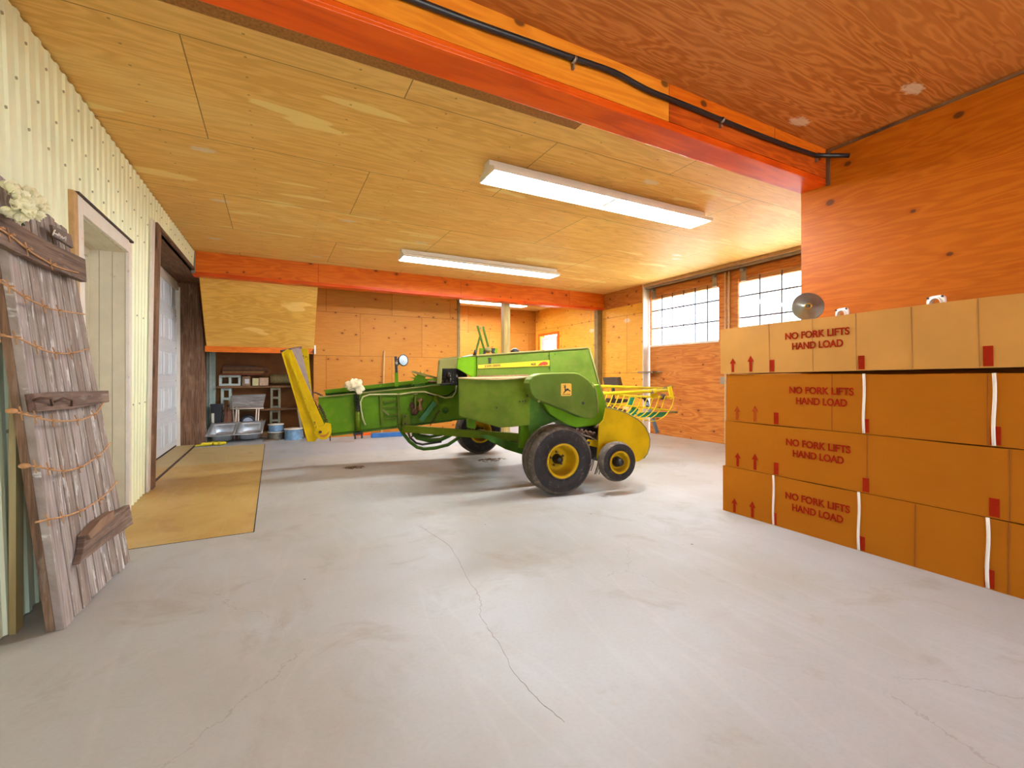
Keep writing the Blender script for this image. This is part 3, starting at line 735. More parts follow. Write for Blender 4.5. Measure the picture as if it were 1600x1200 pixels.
M['yellow_worn'] = paint('worn_yellow_paint', srgb(199, 166, 4), .12, srgb(158, 119, 11), rust=.8)
M['rim'] = paint('yellow_rim_paint', srgb(192, 148, 11), .1, srgb(146, 108, 26), rust=.25)
M['rubber'] = plain('tyre_rubber', srgb(86, 74, 64), .75, var=.2, scale=9, grime=(srgb(128, 112, 96), .5, .6), bump=.2, spec=.15)
M['rubber_dark'] = plain('tyre_sidewall', srgb(44, 38, 36), .6, var=.15, scale=9, grime=(srgb(104, 88, 74), .55, .5), spec=.2)
M['rust'] = plain('brown_rust', srgb(88, 58, 40), .9, var=.4, scale=30, bump=.5)
M['hose_cream'] = plain('cream_twine', srgb(196, 186, 128), .7)
M['grease'] = plain('greasy_black_steel', srgb(40, 34, 30), .5, .3, .4, 30)
M['chrome'] = plain('worn_bright_steel', srgb(190, 190, 190), .25, .9)
M['decal_y'] = plain('decal_yellow', srgb(236, 190, 26), .45, var=.06, scale=14)
M['decal_o'] = plain('decal_orange', srgb(244, 188, 60), .45, var=.04)
M['decal_r'] = plain('decal_red', srgb(206, 60, 36), .45)
M['decal_k'] = plain('decal_black', srgb(46, 34, 16), .5)

BAL = thing('hay_baler', L(0, 1.3, 0), 'large green and yellow hay baler parked on the concrete floor', 'farm machine')
def wheel(name, c, R, w, rr, parent_name_rim='rim', bolts=5, groove=3, sub=None):
    """c = centre of the outer face, axis = E2"""
    c = Vector(c)
    prof = [(rr, .012), (rr + (R - rr) * .25, .0), (R * .86, .004), (R * .95, .018), (R * .985, .045)]
    gw = (w - .09) / groove
    for k in range(groove):
        y = .045 + k * gw
        prof += [(R, y + .006), (R, y + gw - .014), (R - .012, y + gw - .010), (R - .012, y + gw - .002)]
    prof += [(R * .985, w - .045), (R * .95, w - .018), (R * .86, w - .004), (rr + (R - rr) * .25, w), (rr, w - .012), (rr, .012)]
    ty = MB().lathe(prof, c, E2, 56).build(name, [M['rubber']], BAL)
    nose = MB().lathe([(rr + (R - rr) * .12, .006), (rr + (R - rr) * .2, -.004), (rr + (R - rr) * .55, -.006), (rr + (R - rr) * .8, .002)], c, E2, 56); nose.build('sidewall', M['rubber_dark'], ty)
    rp = [(rr + .012, .004), (rr + .014, -.004), (rr - .004, -.006), (rr - .014, .02), (rr - .02, .05), (rr - .03, w * .55), (rr * .52, w * .62), (rr * .48, w * .50), (.0, w * .50)]
    rim = MB().lathe(rp, c, E2, 48).build('rim', M['rim'], ty)
    h = c + E2 * (w * .50)
    MB().lathe([(.0, -.09), (.025, -.09), (.03, -.085), (.045, -.05), (.05, 0)], h, E2, 24).build('hub', M['grease'], ty)
    for k in range(bolts):
        a = 2 * math.pi * k / bolts + .4; r = rr * .44
        p = h + E1 * (math.cos(a) * r) + Vector((0, 0, math.sin(a) * r))
        MB().cyl(p + E2 * .005, p - E2 * .022, .011, 6).build('wheel_nut', M['rust'], ty)
    return ty
R0 = .335
wheel('tyre', L(.03, 0, R0), R0, .29, .155)
wheel('tyre', L(-.10, 2.52, R0), R0, .29, .155)
MB().cyl(L(.03, .14, R0), L(-.1, 2.6, R0), .04, 12).build('axle', M['green_dark'], BAL)

# bale chamber: long tilted channel
bn = 2.0
ch = MB(); plate(ch, [(497, 620), (499, 640), (506, 663), (516, 680), (640, 664), (700, 658), (760, 652), (760, 594), (710, 599)], bn, .02)
ch.build('chamber_side', M['green'], BAL)
chf = MB(); plate(chf, [(507, 609), (520, 672), (640, 658), (760, 648), (760, 588), (512, 609)], bn + .46, .02); chf.build('chamber_side', M['green_dark'], BAL)
fl_ = MB(); fl_.prism([bp(516, 679, bn), bp(760, 651, bn), bp(760, 650, bn) + E2 * .46, bp(516, 678, bn) + E2 * .46], (0, 0, .015)); fl_.build('chamber_floor', M['green_dark'], BAL)
rl = MB(); a, b_ = bp(497, 620.5, bn - .012), bp(712, 599.5, bn - .012); rl.bar(a, b_, .045, .014); rl.build('top_rail', M['khaki'], BAL)
rl = MB(); rl.bar(bp(508, 612, bn + .44), bp(712, 590, bn + .44), .05, .05); rl.build('top_rail', M['green'], BAL)
rl = MB(); rl.bar(bp(518, 680, bn - .008), bp(706, 657, bn - .008), .03, .02); rl.build('bottom_rail', M['green_dark'], BAL)
# hay left in the chamber
hy = MB()
for k in range(260):
    a = bp(520 + random.random() * 190, 622, bn + .02 + random.random() * .4); 
    z = .62 + (a - B0).dot(E1) * .085 + .40 + random.random() * .02
    a.z = z; d = Vector((random.uniform(-1, 1), random.uniform(-1, 1), random.uniform(-.2, .2))) * .05
    hy.bar(a, a + d, .003, .002)
ho = hy.build('hay_scraps', plain('dry_hay', srgb(150, 110, 60), .9, var=.3, scale=20), BAL); ho['kind'] = 'stuff'
# square reinforcing frame on the side
def bars(name, segs, b, w, t, mat, parent=BAL):
    for s in segs:
        MB().bar(bp(s[0], s[1], b), bp(s[2], s[3], b), t, w).build(name, mat, parent)
bars('rib', [(595, 618, 597.5, 664), (622, 613, 624, 661)], bn - .02, .035, .035, M['green_olive'])
bars('rib', [(599, 628, 622, 626), (598, 637, 622, 636), (605, 648, 623, 647), (600, 656, 622, 653)], bn - .015, .02, .03, M['green_olive'])
bars('rib', [(598, 640, 607, 648)], bn - .03, .022, .03, M['khaki'])
# tension spring column with twine box bracket
def helix(p, q, r, turns, wire, n=14):
    p = Vector(p); q = Vector(q); ax = (q - p).normalized(); u = ax.orthogonal().normalized(); w = ax.cross(u); N = int(turns * n)
    return MB().tube([p.lerp(q, k / N) + (u * math.cos(2 * math.pi * k / n) + w * math.sin(2 * math.pi * k / n)) * r for k in range(N + 1)], wire, 5)
helix(bp(557, 617, bn - .05), bp(559, 643, bn - .05), .03, 10, .006).build('tension_spring', M['grease'], BAL)
MB().tube([bp(557, 612, bn - .05), bp(561, 678, bn - .05)], .010, 8).build('spring_rod', M['grease'], BAL)
MB().tube([bp(558.5, 642, bn - .05), bp(560, 673, bn - .05)], .030, 12).build('spring_sleeve', M['green_olive'], BAL)
br = MB(); br.bar(bp(552, 678, bn - .05), bp(567, 676, bn - .05), .09, .03); br.bar(bp(554, 676, bn - .08), bp(555, 686, bn - .08), .02, .02); br.bar(bp(565, 676, bn - .08), bp(565.5, 685, bn - .08), .02, .02); br.build('spring_bracket', M['grease'], BAL)
MB().tube([bp(*q, bn - .03) for q in ((571, 664), (567, 655), (564, 640), (563, 628), (567, 620), (577, 616.5), (600, 616), (625, 616), (645, 613), (663, 612), (680, 617), (696, 621.5), (707, 620), (712, 612), (713, 600))], .010, 8).build('hose', M['hose_cream'], BAL)
MB().tube([bp(*q, bn - .02) for q in ((668, 616), (684, 620), (700, 618), (712, 609))], .008, 8).build('hose', M['grease'], BAL)
# knotter crank, arm and brace on the side
MB().tube([bp(649, 617, bn - .08), bp(649, 640, bn - .08)], .010, 8).lathe([(0, 0), (.032, 0), (.032, .012), (0, .012)], bp(649, 616.5, bn - .08), (0, 0, 1), 16).build('crank_rod', M['khaki'], BAL)
kn = MB(); kn.lathe([(0, -.09), (.03, -.09), (.035, -.06), (.022, -.05), (.022, .02), (.036, .03), (.036, .07), (0, .07)], bp(657, 631, bn - .07), (0, 0, 1), 16); kn.build('needle_bearing', plain('oiled_brass', srgb(150, 116, 66), .5, .4), BAL)
kk = MB(); kk.blob(bp(648, 643, bn - .05), .055, 6, 0, (1, .6, .9), .2); kk.blob(bp(655, 638, bn - .05), .045, 6, 0, (1, .6, .7), .2); kk.blob(bp(644, 634, bn - .04), .04, 6, 0, (.8, .5, 1.2), .2); kk.build('crank_gear', M['rust'], BAL)
MB().bar(bp(657, 657, bn - .07), bp(679, 629, bn - .07), .05, .06).build('brace', plain('teal_green_paint', srgb(46, 118, 58), .5), BAL)
MB().bar(bp(681, 618, bn - .05), bp(682, 636, bn - .05), .04, .06).build('brace_bracket', M['green_olive'], BAL)
MB().bar(bp(672, 665, bn - .03), bp(687, 641, bn - .03), .012, .012).build('rod', M['rust'], BAL)
MB().lathe([(0, -.02), (.04, -.02), (.045, 0)], bp(696, 641, bn), -E2 * -1, 18).lathe([(0, -.04), (.014, -.04), (.014, 0)], bp(696, 641, bn), E2, 10).build('pivot_cap', M['green_dark'], BAL)

# yellow bale chute folded up at the rear
nf, ff = bn - .05, bn + .42
c1 = MB(); plate(c1, [(440, 551), (449, 545.5), (456, 547), (491, 628), (507, 664), (500, 680), (492, 690), (480, 690), (466, 640)], nf, .02)
c1.build('chute_wing', M['yellow'], BAL)
c2 = MB(); c2.bar(bp(450, 552, nf - .015), bp(497, 676, nf - .015), .03, .03); c2.build('chute_flange', M['yellow_worn'], BAL)
c2 = MB(); c2.bar(bp(442, 553, nf - .012), bp(482, 688, nf - .012), .02, .02); c2.build('chute_flange', M['yellow'], BAL)
c3 = MB(); plate(c3, [(469, 544), (481.5, 545.5), (489, 640), (486, 655), (478, 640)], ff, .02); c3.build('chute_wing', M['yellow_worn'], BAL)
a = [bp(455, 546, nf + .02), bp(470, 543.5, ff), bp(483, 650, ff), bp(497, 655, nf + .02)]
c4 = MB().prism(a, (-.012, .004, 0)); c4.build('chute_floor', plain('grey_worn_steel', srgb(104, 84, 76), .7, .2, .2, 14), BAL)
c5 = MB().bar(bp(440, 549, nf + .01), bp(470, 543, ff), .03, .03); c5.build('chute_lip', M['rust'], BAL)
# quadrant with slot at the hinge
q = MB(); cx, cy_ = 504.5, 672.5; pts = []
for k in range(19):
    an = math.radians(-35 + 190 * k / 18); pts.append((cx + 13.5 * math.cos(an), cy_ + 14.5 * math.sin(an)))
inn = []
for k in range(19):
    an = math.radians(-35 + 190 * k / 18); inn.append((cx + 10.3 * math.cos(an), cy_ + 11.2 * math.sin(an)))
for k in range(18): plate(q, [pts[k], pts[k + 1], inn[k + 1], inn[k]], nf - .04, .014)
hub_ = [(cx + 8.2 * math.cos(t_), cy_ + 7. * math.sin(t_)) for t_ in [2 * math.pi * k / 16 for k in range(16)]]
plate(q, hub_, nf - .04, .014); plate(q, [(508, 660), (517, 662), (518, 672), (512, 676), (504, 670)], nf - .038, .012)
plate(q, [(490, 676), (502, 668), (504, 678), (494, 683)], nf - .038, .012)
q.build('chute_quadrant', M['yellow'], BAL)
MB().cyl(bp(500.5, 675, nf - .06), bp(500.5, 675, nf), .018, 12).build('hinge_bolt', M['rust'], BAL)
MB().bar(bp(515.5, 680, nf), bp(516, 689, nf), .012, .012).build('hook', M['grease'], BAL)
# chains hanging between chute and chamber
def chain(p, q, sag, n, name='chain'):
    p = Vector(p); q = Vector(q); mb = MB()
    for k in range(n):
        t = (k + .5) / n; c = p.lerp(q, t) - Vector((0, 0, sag * 4 * t * (1 - t)))
        ax = Vector((1, 0, .3)) if k % 2 else Vector((0, 1, .3)); ax.normalize(); up = (q - p).normalized(); sd = ax
        mb.tube([c + (sd * math.cos(a) * .013 + up * math.sin(a) * .021) for a in [2 * math.pi * m / 8 for m in range(9)]], .0045, 5)
    return mb.build(name, M['rust'], BAL)
chain(bp(489, 623, nf + .1), bp(512, 662, nf + .05), .03, 14); chain(bp(490, 612, ff), bp(503, 618, ff - .1), .0, 6); chain(bp(494, 630, nf + .06), bp(499, 668, nf + .03), .02, 12)
chain(bp(498, 632, nf + .02), bp(513, 666, nf + .02), -.02, 12)

# lower frame: drawbar and diagonal members
MB().bar(bp(630, 669.5, 1.86), bp(832, 685, .62), .05, .085).build('frame_rail', M['green_olive'], BAL)
fr = MB(); plate(fr, [(629, 648), (640, 648), (640, 672), (629, 672)], 1.9, .03); fr.build('frame_bracket', M['green_olive'], BAL)
for yy in (651, 662): MB().cyl(bp(633, yy, 1.87), bp(633, yy, 1.92), .012, 8).build('bolt', M['grease'], BAL)
fr = MB(); plate(fr, [(748, 680), (765, 680), (822, 698), (822, 712), (790, 702)], .85, .03); fr.build('frame_gusset', M['green_dark'], BAL)
fr = MB(); plate(fr, [(813, 664), (830, 664), (826, 702), (812, 700)], .5, .05); fr.build('axle_arm', M['green'], BAL)
fr = MB(); plate(fr, [(730, 654), (743, 656), (743, 670), (730, 668)], 1.0, .05); fr.build('frame_post', M['green'], BAL)
# curved needle yoke beneath the chamber
MB().tube([bp(*q, 1.95) for q in ((622, 664), (629, 676), (640, 690), (652, 699), (662, 701.5), (680, 700), (700, 695), (722, 680), (735, 668))], .022, 8).build('needle_yoke', M['green_dark'], BAL)
MB().tube([bp(*q, 2.1) for q in ((645, 676), (652, 684), (670, 688), (688, 687), (705, 679))], .028, 8).build('needle', M['green_dark'], BAL)
MB().tube([bp(*q, 2.3) for q in ((642, 672), (656, 680), (672, 682.5), (690, 679), (702, 672))], .02, 8).build('needle', M['green_dark'], BAL)
MB().tube([bp(*q, 2.0) for q in ((640, 683), (650, 692), (660, 694.5), (690, 690))], .014, 8).build('needle', M['grease'], BAL)
MB().tube([bp(*q, 1.8) for q in ((638, 676), (641, 684), (646, 680))], .016, 8).build('roller', M['rust'], BAL)

# plunger housing and body core behind the covers
core = MB(); plate(core, [(744, 594), (760, 592), (930, 590), (936, 645), (900, 655), (770, 645), (752, 640)], .95, 1.0); core.build('plunger_housing', M['grease'], BAL)
# main hood with the stripe
HB = .9
hd_ = MB(); plate(hd_, [(745, 557.5), (760, 556), (918, 545), (922, 546), (927, 565), (933, 590), (948, 640), (947, 655), (941, 664), (902, 668.5), (884, 664), (870, 655), (820, 610), (745, 600)], HB, .03)
hd_.build('hood_side', M['green_dusty'], BAL, .004)
a0, a1 = bp(744.5, 557, HB - .01), bp(921, 544.5, HB - .01)
tp = MB().prism([a0, a1, a1 + E2 * 1.05, a0 + E2 * 1.05], (0, 0, .02)); tp.build('hood_top', M['khaki'], BAL, .006)
e = [bp(921, 545, HB), bp(933, 590, HB), bp(948, 640, HB)]
fr = MB()
for k in range(2): fr.prism([e[k], e[k + 1], e[k + 1] + E2 * 1.0, e[k] + E2 * 1.0], E1 * .02)
fr.build('hood_front', M['green_dusty'], BAL)
MB().tube([bp(921, 545, HB - .004)] + [q - E2 * .004 for q in e[1:]], .012, 8).build('hood_edge', M['khaki'], BAL)
bars('seam', [(858.5, 550, 859.5, 580)], HB - .006, .006, .008, M['green_dark'])
for q in ((857, 556), (858.5, 561), (858, 575), (867, 553.5)): MB().cyl(bp(*q, HB - .01), bp(*q, HB), .006, 8).build('screw', M['grease'], BAL)
MB().prism([bp(763, 559, HB - .01), bp(768, 559, HB - .01), bp(767, 568, HB - .01), bp(764, 568, HB - .01)], E2 * .01).build('lifting_slot', M['grease'], BAL)
# bright corner sheet and khaki knotter guard left of the hood
co = MB(); plate(co, [(716, 559), (745, 557), (745, 590), (739, 590), (714, 575.5)], HB + .02, .03); co.build('corner_sheet', M['green_bright'], BAL, .004)
kb = HB + .35
kg = MB(); plate(kg, [(685.5, 563), (717, 559), (717, 576), (691, 576), (690, 600), (682.5, 600)], kb, .03); kg.build('knotter_guard', M['khaki'], BAL, .004)
kt = MB(); kt.prism([bp(686, 562.5, kb), bp(717, 558.5, kb), bp(717, 558.5, kb) + E2 * .9, bp(686, 562.5, kb) + E2 * .9 + E1 * .2], (0, 0, .015)); kt.build('guard_top', M['khaki'], BAL)
kt = MB(); kt.prism([bp(686, 564, kb), bp(686, 564, kb) + E2 * .9 + E1 * .2, bp(682.5, 600, kb) + E2 * .9 + E1 * .2, bp(682.5, 600, kb)], E1 * .015); kt.build('guard_side', M['khaki'], BAL)
MB().prism([bp(688, 575, kb + .5), bp(730, 571, kb + .5), bp(730, 602, kb + .5), bp(688, 602, kb + .5)], E2 * .02).build('guard_back', M['grease'], BAL)
for k, (x, y, r) in enumerate(((694, 589, .035), (700, 587, .04), (705, 592, .035), (698, 595, .03), (711, 588, .03))):
    MB().lathe([(0, -.02), (r, -.02), (r * .8, .0), (r, .02), (0, .02)], bp(x, y, kb + .15), (.5, -.8, .3 * (k % 3)), 14).build('knotter_cam', M['chrome'] if k in (2, 4) else M['dark_rust'], BAL)
bars('knotter_shaft', [(690, 600, 714, 598), (706, 577, 706.5, 600), (711, 577, 711, 600)], kb + .12, .02, .02, M['grease'])
db = MB()
for k in range(22): db.blob(bp(672 + random.random() * 40, 598 - random.random() * 2, bn - .3 + random.random() * .5), .022 + random.random() * .012, 4, 0, (1.3, 1, .5), .3)
oo = db.build('chaff', plain('brown_chaff', srgb(112, 78, 46), .95, var=.3, scale=30), BAL); oo['kind'] = 'stuff'
# lever frame on top
lb = 1.5
bars('lever', [(746, 509, 757, 548), (754.5, 510, 763, 542), (750.5, 524, 744, 548)], lb, .022, .022, M['green_dark'])
bars('lever', [(750, 513, 756, 512)], lb, .03, .02, M['khaki'])
MB().tube([bp(743.5, 547, lb), bp(741.5, 556, lb)], .022, 8).build('lever_grip', M['grease'], BAL)
bars('lift_plate', [(752.5, 544, 752, 556), (774.5, 544, 774, 554)], lb, .05, .02, M['green'])
bars('lift_arm', [(757, 548, 756, 556), (769, 547, 772, 554), (757, 546, 773, 546)], lb, .03, .03, M['grease'])
MB().blob(bp(762, 547, lb), .045, 7, 0, (1.2, 1, .8), .08).build('lift_cylinder', M['khaki'], BAL)
MB().cyl(bp(762.5, 553, lb), bp(762.5, 557, lb), .022, 10).build('lift_pin', M['grease'], BAL)
MB().blob(bp(804.5, 549.5, HB + .5), .055, 8, 0, (1, 1, .8)).build('grease_cap', M['grease'], BAL)
MB().prism([bp(720, 559, kb), bp(736, 555, kb + .5), bp(742, 556, kb + .5), bp(740, 558.5, kb)], (0, 0, .012)).build('top_flap', M['green_dark'], BAL)

# twine box hanging on the near side
TB = .32
tbx = MB(); plate(tbx, [(716.5, 592), (828, 590), (828, 664), (800, 667), (781, 668), (717.5, 650)], TB, .02); tbx.build('twine_box_side', M['green_olive'], BAL, .004)
tc = MB(); tc.prism([bp(716, 591.5, TB - .01), bp(745, 593.2, TB - .01), bp(780, 594, TB - .01), bp(810, 592, TB - .01), bp(829, 589.5, TB - .01), bp(829, 589.5, TB) + E2 * .58, bp(716, 591.5, TB) + E2 * .58 + E1 * .17], (0, 0, .012)); tc.build('twine_box_lid', plain('dusty_lid', srgb(178, 150, 100), .8, var=.15, scale=12), BAL, .003)
tw = MB(); DG = E2 * .56 + E1 * .16; tw.prism([bp(716.5, 592, TB), bp(717.5, 650, TB), bp(717.5, 650, TB) + DG, bp(716.5, 592, TB) + DG], E1 * .012); tw.prism([bp(717.5, 650, TB), bp(781, 668, TB), bp(781, 668, TB) + DG, bp(717.5, 650, TB) + DG], (0, 0, .012)); tw.build('twine_box_end', M['green_olive'], BAL)
hp_ = MB(); hp_.prism([bp(745, 592, TB + .5), bp(826, 590, TB + .5), bp(826, 585, TB + .55), bp(745, 587, TB + .55)], E2 * .03); hp_.build('chaff', bpy.data.materials['brown_chaff'], BAL)
hp_ = None
bars('hinge', [(823.5, 597, 824, 620)], TB - .01, .012, .02, M['grease'])
for q in ((817, 627), (812, 627.5), (821, 626.5), (776, 637)): MB().cyl(bp(*q, TB - .008), bp(*q, TB), .008, 8).build('rivet', M['grease'], BAL)
# side sheet between twine box and wheel
ss = MB(); plate(ss, [(826, 606), (848, 628), (880, 640), (936, 656), (905, 668), (884, 664), (872, 657), (845, 667), (829, 690), (824, 660)], .36, .02); ss.build('side_sheet', M['green_dark'], BAL, .003)
ss = MB(); plate(ss, [(846, 628), (936, 600), (946, 628), (947, 655), (939, 664), (901, 668.5), (885.5, 664), (860, 648)], .30, .55); ss.build('lower_shield', M['green'], BAL, .01)
# rounded drive shield
cov = [(827, 599), (829, 593), (834, 587.5), (845, 583.5), (870, 582.5), (897, 582), (905, 583.5), (912, 587.5), (920, 593), (926, 601), (930, 609), (933, 617), (935, 632), (934, 645), (930, 652), (922, 655), (912, 653.5), (895, 646), (879, 639), (860, 632), (846, 627.5), (836, 622), (831, 615), (828, 607)]
cv = MB(); plate(cv, cov, .0, .16); cv.build('drive_shield', M['green_dusty'], BAL, .012)
MB().tube([bp(*q, -.004) for q in ((926, 598), (930, 607), (933, 620), (934.5, 634), (934, 645))], .006, 6).build('shield_rim', M['khaki'], BAL)
MB().cyl(bp(911, 630, -.008), bp(911, 630, 0), .014, 10).build('shield_bolt', M['grease'], BAL)
MB().cyl(bp(842, 627, -.01), bp(842, 627, 0), .012, 10).build('shield_bolt', M['khaki'], BAL)
lg = MB(); c0 = bp(884.6, 608.8, -.004); w2, h2, r_ = .0555, .0600, .012
pts = []
for (sx, sz) in ((1, -1), (1, 1), (-1, 1), (-1, -1)):
    for k in range(5):
        a0_ = {(1, -1): -90, (1, 1): 0, (-1, 1): 90, (-1, -1): 180}[(sx, sz)] + k * 22.5
        pts.append(c0 + E1 * (sx * (w2 - r_) + r_ * math.cos(math.radians(a0_))) + Vector((0, 0, sz * (h2 - r_) + r_ * math.sin(math.radians(a0_)))))
dec = lg.prism(pts, -E2 * .003).build('decal', M['decal_o'], BAL)
def flat(px_list, cx, cz, k, mat, name, parent, off=-.0085):
    mb = MB()
    for poly in px_list: mb.prism([c0 + E1 * (k * x) + Vector((0, 0, k * z)) - E2 * .0035 for x, z in poly], -E2 * .0015)
    return mb.build(name, mat, parent)
# leaping animal silhouette
flat([[(-10, 2), (-8, -7), (-2, -8), (6, -5), (12, -4), (12, 6), (6, 7), (-1, 3), (-5, 4)],
      [(-10, 0), (-4, 2), (-4, 15), (-8, 16), (-14, 12), (-14, 9), (-9, 9)],
      [(-7, 14), (-7, 24), (-4, 26), (-3, 14)], [(-10, 14), (-15, 22), (-12, 25), (-6, 14)],
      [(-8, -5), (-14, -12), (-18, -20), (-14, -20), (-8, -13), (0, -7)],
      [(9, -4), (16, -7), (25, -11), (24, -6), (17, -1), (11, 4)], [(2, -5), (-3, -10), (-7, -13), (-4, -8), (0, -4)]], 0, 0, .00185, M['decal_k'], 'decal_emblem', dec)
text('JOHN DEERE', 'decal_lettering', M['decal_k'], dec, c0 + Vector((0, 0, -.047)) - E2 * .004, E1, (0, 0, 1), .011, .085, .0008)
# long stripe decal with lettering
def onhood(x, y): return bp(x, y, HB - .004)
st = MB().prism([onhood(747, 570.3), onhood(858.5, 562.6), onhood(858.5, 571.6), onhood(747, 575.8)], -E2 * .003).build('stripe_decal', M['decal_y'], BAL)
dr = (onhood(858, 567) - onhood(747, 573)).normalized()
up_ = (Vector((0, 0, 1)) - dr * dr.z).normalized()
text('JOHN DEERE', 'decal_lettering', M['decal_k'], st, onhood(769.5, 571.9) - E2 * .004, dr, up_, .03, (onhood(782, 571) - onhood(757, 573)).length, .0008)
text('468', 'decal_lettering', M['decal_k'], st, onhood(833, 569) - E2 * .004, dr, up_, .03, (onhood(837, 569) - onhood(829, 569)).length, .0008)
rb = MB()
rb.prism([onhood(x, y) - E2 * .0035 for x, y in ((840, 571), (843, 568), (845, 566), (847, 568), (847, 571.5))], -E2 * .001)
rb.prism([onhood(850.5 + 5.5 * math.cos(k * .393), 568 + 3 * math.sin(k * .393)) - E2 * .0035 for k in range(16)], -E2 * .001)
rb.build('decal_patch', M['decal_r'], st)

# feed pickup: yellow end plate, reel, gauge wheel
PB = .06
ep = [(947, 637), (957, 638.5), (968, 641.5), (980, 646), (989, 651), (996, 655), (1003, 661), (1009, 668.5), (1013, 677), (1015.5, 686.5), (1015, 697), (1011.5, 709), (1006, 716), (998, 721), (985, 722), (960, 722), (939.5, 719), (933, 716), (935, 690), (936, 664), (943, 656)]
pe = MB(); plate(pe, ep, PB, .018); pe.build('pickup_end_plate', M['yellow'], BAL, .003)
pe = MB(); plate(pe, ep, PB + 1.45, .018); pe.build('pickup_end_plate', M['yellow'], BAL)
MB().tube([bp(x, y, PB - .003) for x, y in ep[:13]], .006, 6).build('plate_edge', M['khaki'], BAL)
pc = bp(968, 690, PB)
MB().cyl(pc + E2 * .02, pc + E2 * 1.45, .07, 20).build('reel_core', M['grease'], BAL)
for k in range(12):
    # sheet metal stripper bands
    b0 = .07 + k * .115; pts = []
    mb = MB()
    for m in range(13):
        an = math.radians(-60 + 200 * m / 12); pts.append(pc + E2 * b0 + E1 * (.20 * math.cos(an)) + Vector((0, 0, .19 * math.sin(an))))
    for m in range(12): mb.add([pts[m], pts[m + 1], pts[m + 1] + E2 * .08, pts[m] + E2 * .08], [(0, 1, 2, 3)], 0, True)
    o = mb.build('stripper_band', M['rust'], BAL); sm = o.modifiers.new('t', 'SOLIDIFY'); sm.thickness = .004
def tines(x0, y0, x1, y1, b):
    MB().tube([bp(x0, y0, b), bp((x0 + x1) / 2 + 1, (y0 + y1) / 2, b), bp(x1, y1, b)], .004, 5).build('tine', M['grease'], BAL)
for (x0, y0, x1, y1, b) in ((929, 714, 923, 736, .25), (935, 716, 929, 741, .18), (937, 717, 933, 739, .3), (939, 718, 936, 741, .22), (927, 716, 921, 733, .4), (934, 718, 931, 741, .45)): tines(x0, y0, x1, y1, b)
# chain and teeth between shield and pickup
ck = MB()
for k in range(16):
    p0_ = bp(902 + k * 2.2, 672 + (k % 3) * 3 + (k * .5), .3); ck.blob(p0_, .022, 4, 0, (1, 1, 1), .3)
    ck.bar(p0_, p0_ + Vector((.02, -.01, -.1)), .008, .008)
ck.build('pickup_chain', M['rust'], BAL)
pk = MB(); plate(pk, [(900, 664), (938, 662), (938, 722), (924, 705), (905, 680)], .36, .5); pk.build('pickup_frame', M['grease'], BAL)
ya = MB(); plate(ya, [(917, 689), (921, 687), (936, 688.5), (936, 700), (920, 696)], .2, .03); ya.build('pickup_arm', M['yellow'], BAL)
MB().cyl(bp(919.5, 692, .19), bp(919.5, 692, .22), .016, 10).build('arm_pin', M['grease'], BAL)
ck = MB().tube([bp(903 + k * 2.5, 676 + k * .9 + (k % 2), .28) for k in range(12)], .008, 5); ck.build('drive_chain', M['chrome'], BAL)
gc = bp(968.5, 722.5, -.13)
ty = wheel('gauge_tyre', gc, .198, .12, .10, bolts=3, groove=1)
MB().cyl(gc + E2 * .05, gc + E2 * .22, .022, 12).build('gauge_spindle', M['rust'], BAL)
MB().bar(gc + E2 * .2, bp(962, 700, PB), .04, .05).build('gauge_bracket', M['yellow'], BAL)
MB().blob(bp(949, 696, PB - .02), .022, 5, 0, (1.2, .6, 1), .2).build('adjuster', M['rust'], BAL)

# work lamp on its post, measuring wheel
lp = bn + .25
MB().bar(bp(620, 604, lp), bp(619, 582, lp), .02, .045).build('lamp_post', M['green'], BAL)
MB().bar(bp(619.5, 583, lp), bp(618, 557, lp), .02, .035).build('lamp_bracket', M['grease'], BAL)
wl2 = MB(); lc = bp(629.5, 563, lp); ax = Vector((.35, -.92, .05)).normalized()
wl2.lathe([(.0, .09), (.03, .085), (.045, .06), (.072, .0), (.076, -.012), (.070, -.018)], lc, ax * -1 if False else ax, 28)
wl2 = MB(); wl2.lathe([(.0, -.10), (.03, -.095), (.05, -.06), (.074, .0), (.08, .012), (.072, .02), (.066, .012)], lc, ax, 28); lamp = wl2.build('work_lamp', M['grease'], BAL)
MB().lathe([(.068, .012), (.05, .022), (.0, .03)], lc, ax, 28).build('lens', plain('lamp_lens', srgb(200, 214, 224), .15, spec=.8), lamp)
MB().blob(bp(620.5, 567, lp), .035, 7, 0, (1, 1, 1.2)).build('lamp_swivel', M['chrome'], lamp)
sw = MB(); sc_ = bp(656, 594, bn + .22)
R_ = .075; n = 14
pts = []
for k in range(n):
    for dr_, rr_ in ((0, R_), (.35, R_ * 1.75), (.5, R_)):
        an = 2 * math.pi * (k + dr_) / n; pts.append((math.cos(an) * rr_, math.sin(an) * rr_))
sw.prism([sc_ + E1 * (p[0] * 1.05) + Vector((0, 0, p[1])) for p in pts], E2 * .02); sw.build('measuring_wheel', M['green'], BAL)
MB().bar(bp(643.5, 580.5, bn + .2), bp(687, 592, bn + .2), .015, .03).build('measuring_arm', M['khaki'], BAL)
MB().bar(bp(647, 602, bn + .16), bp(662, 600, bn + .16), .03, .03).build('wheel_mount', M['green_dark'], BAL)
for (x, y) in ((599, 613), (649, 608)): MB().bar(bp(x, y - 2, bn + .02), bp(x, y + 3, bn + .02), .02, .02).build('lug', M['khaki'], BAL)
ORGKEEP = None

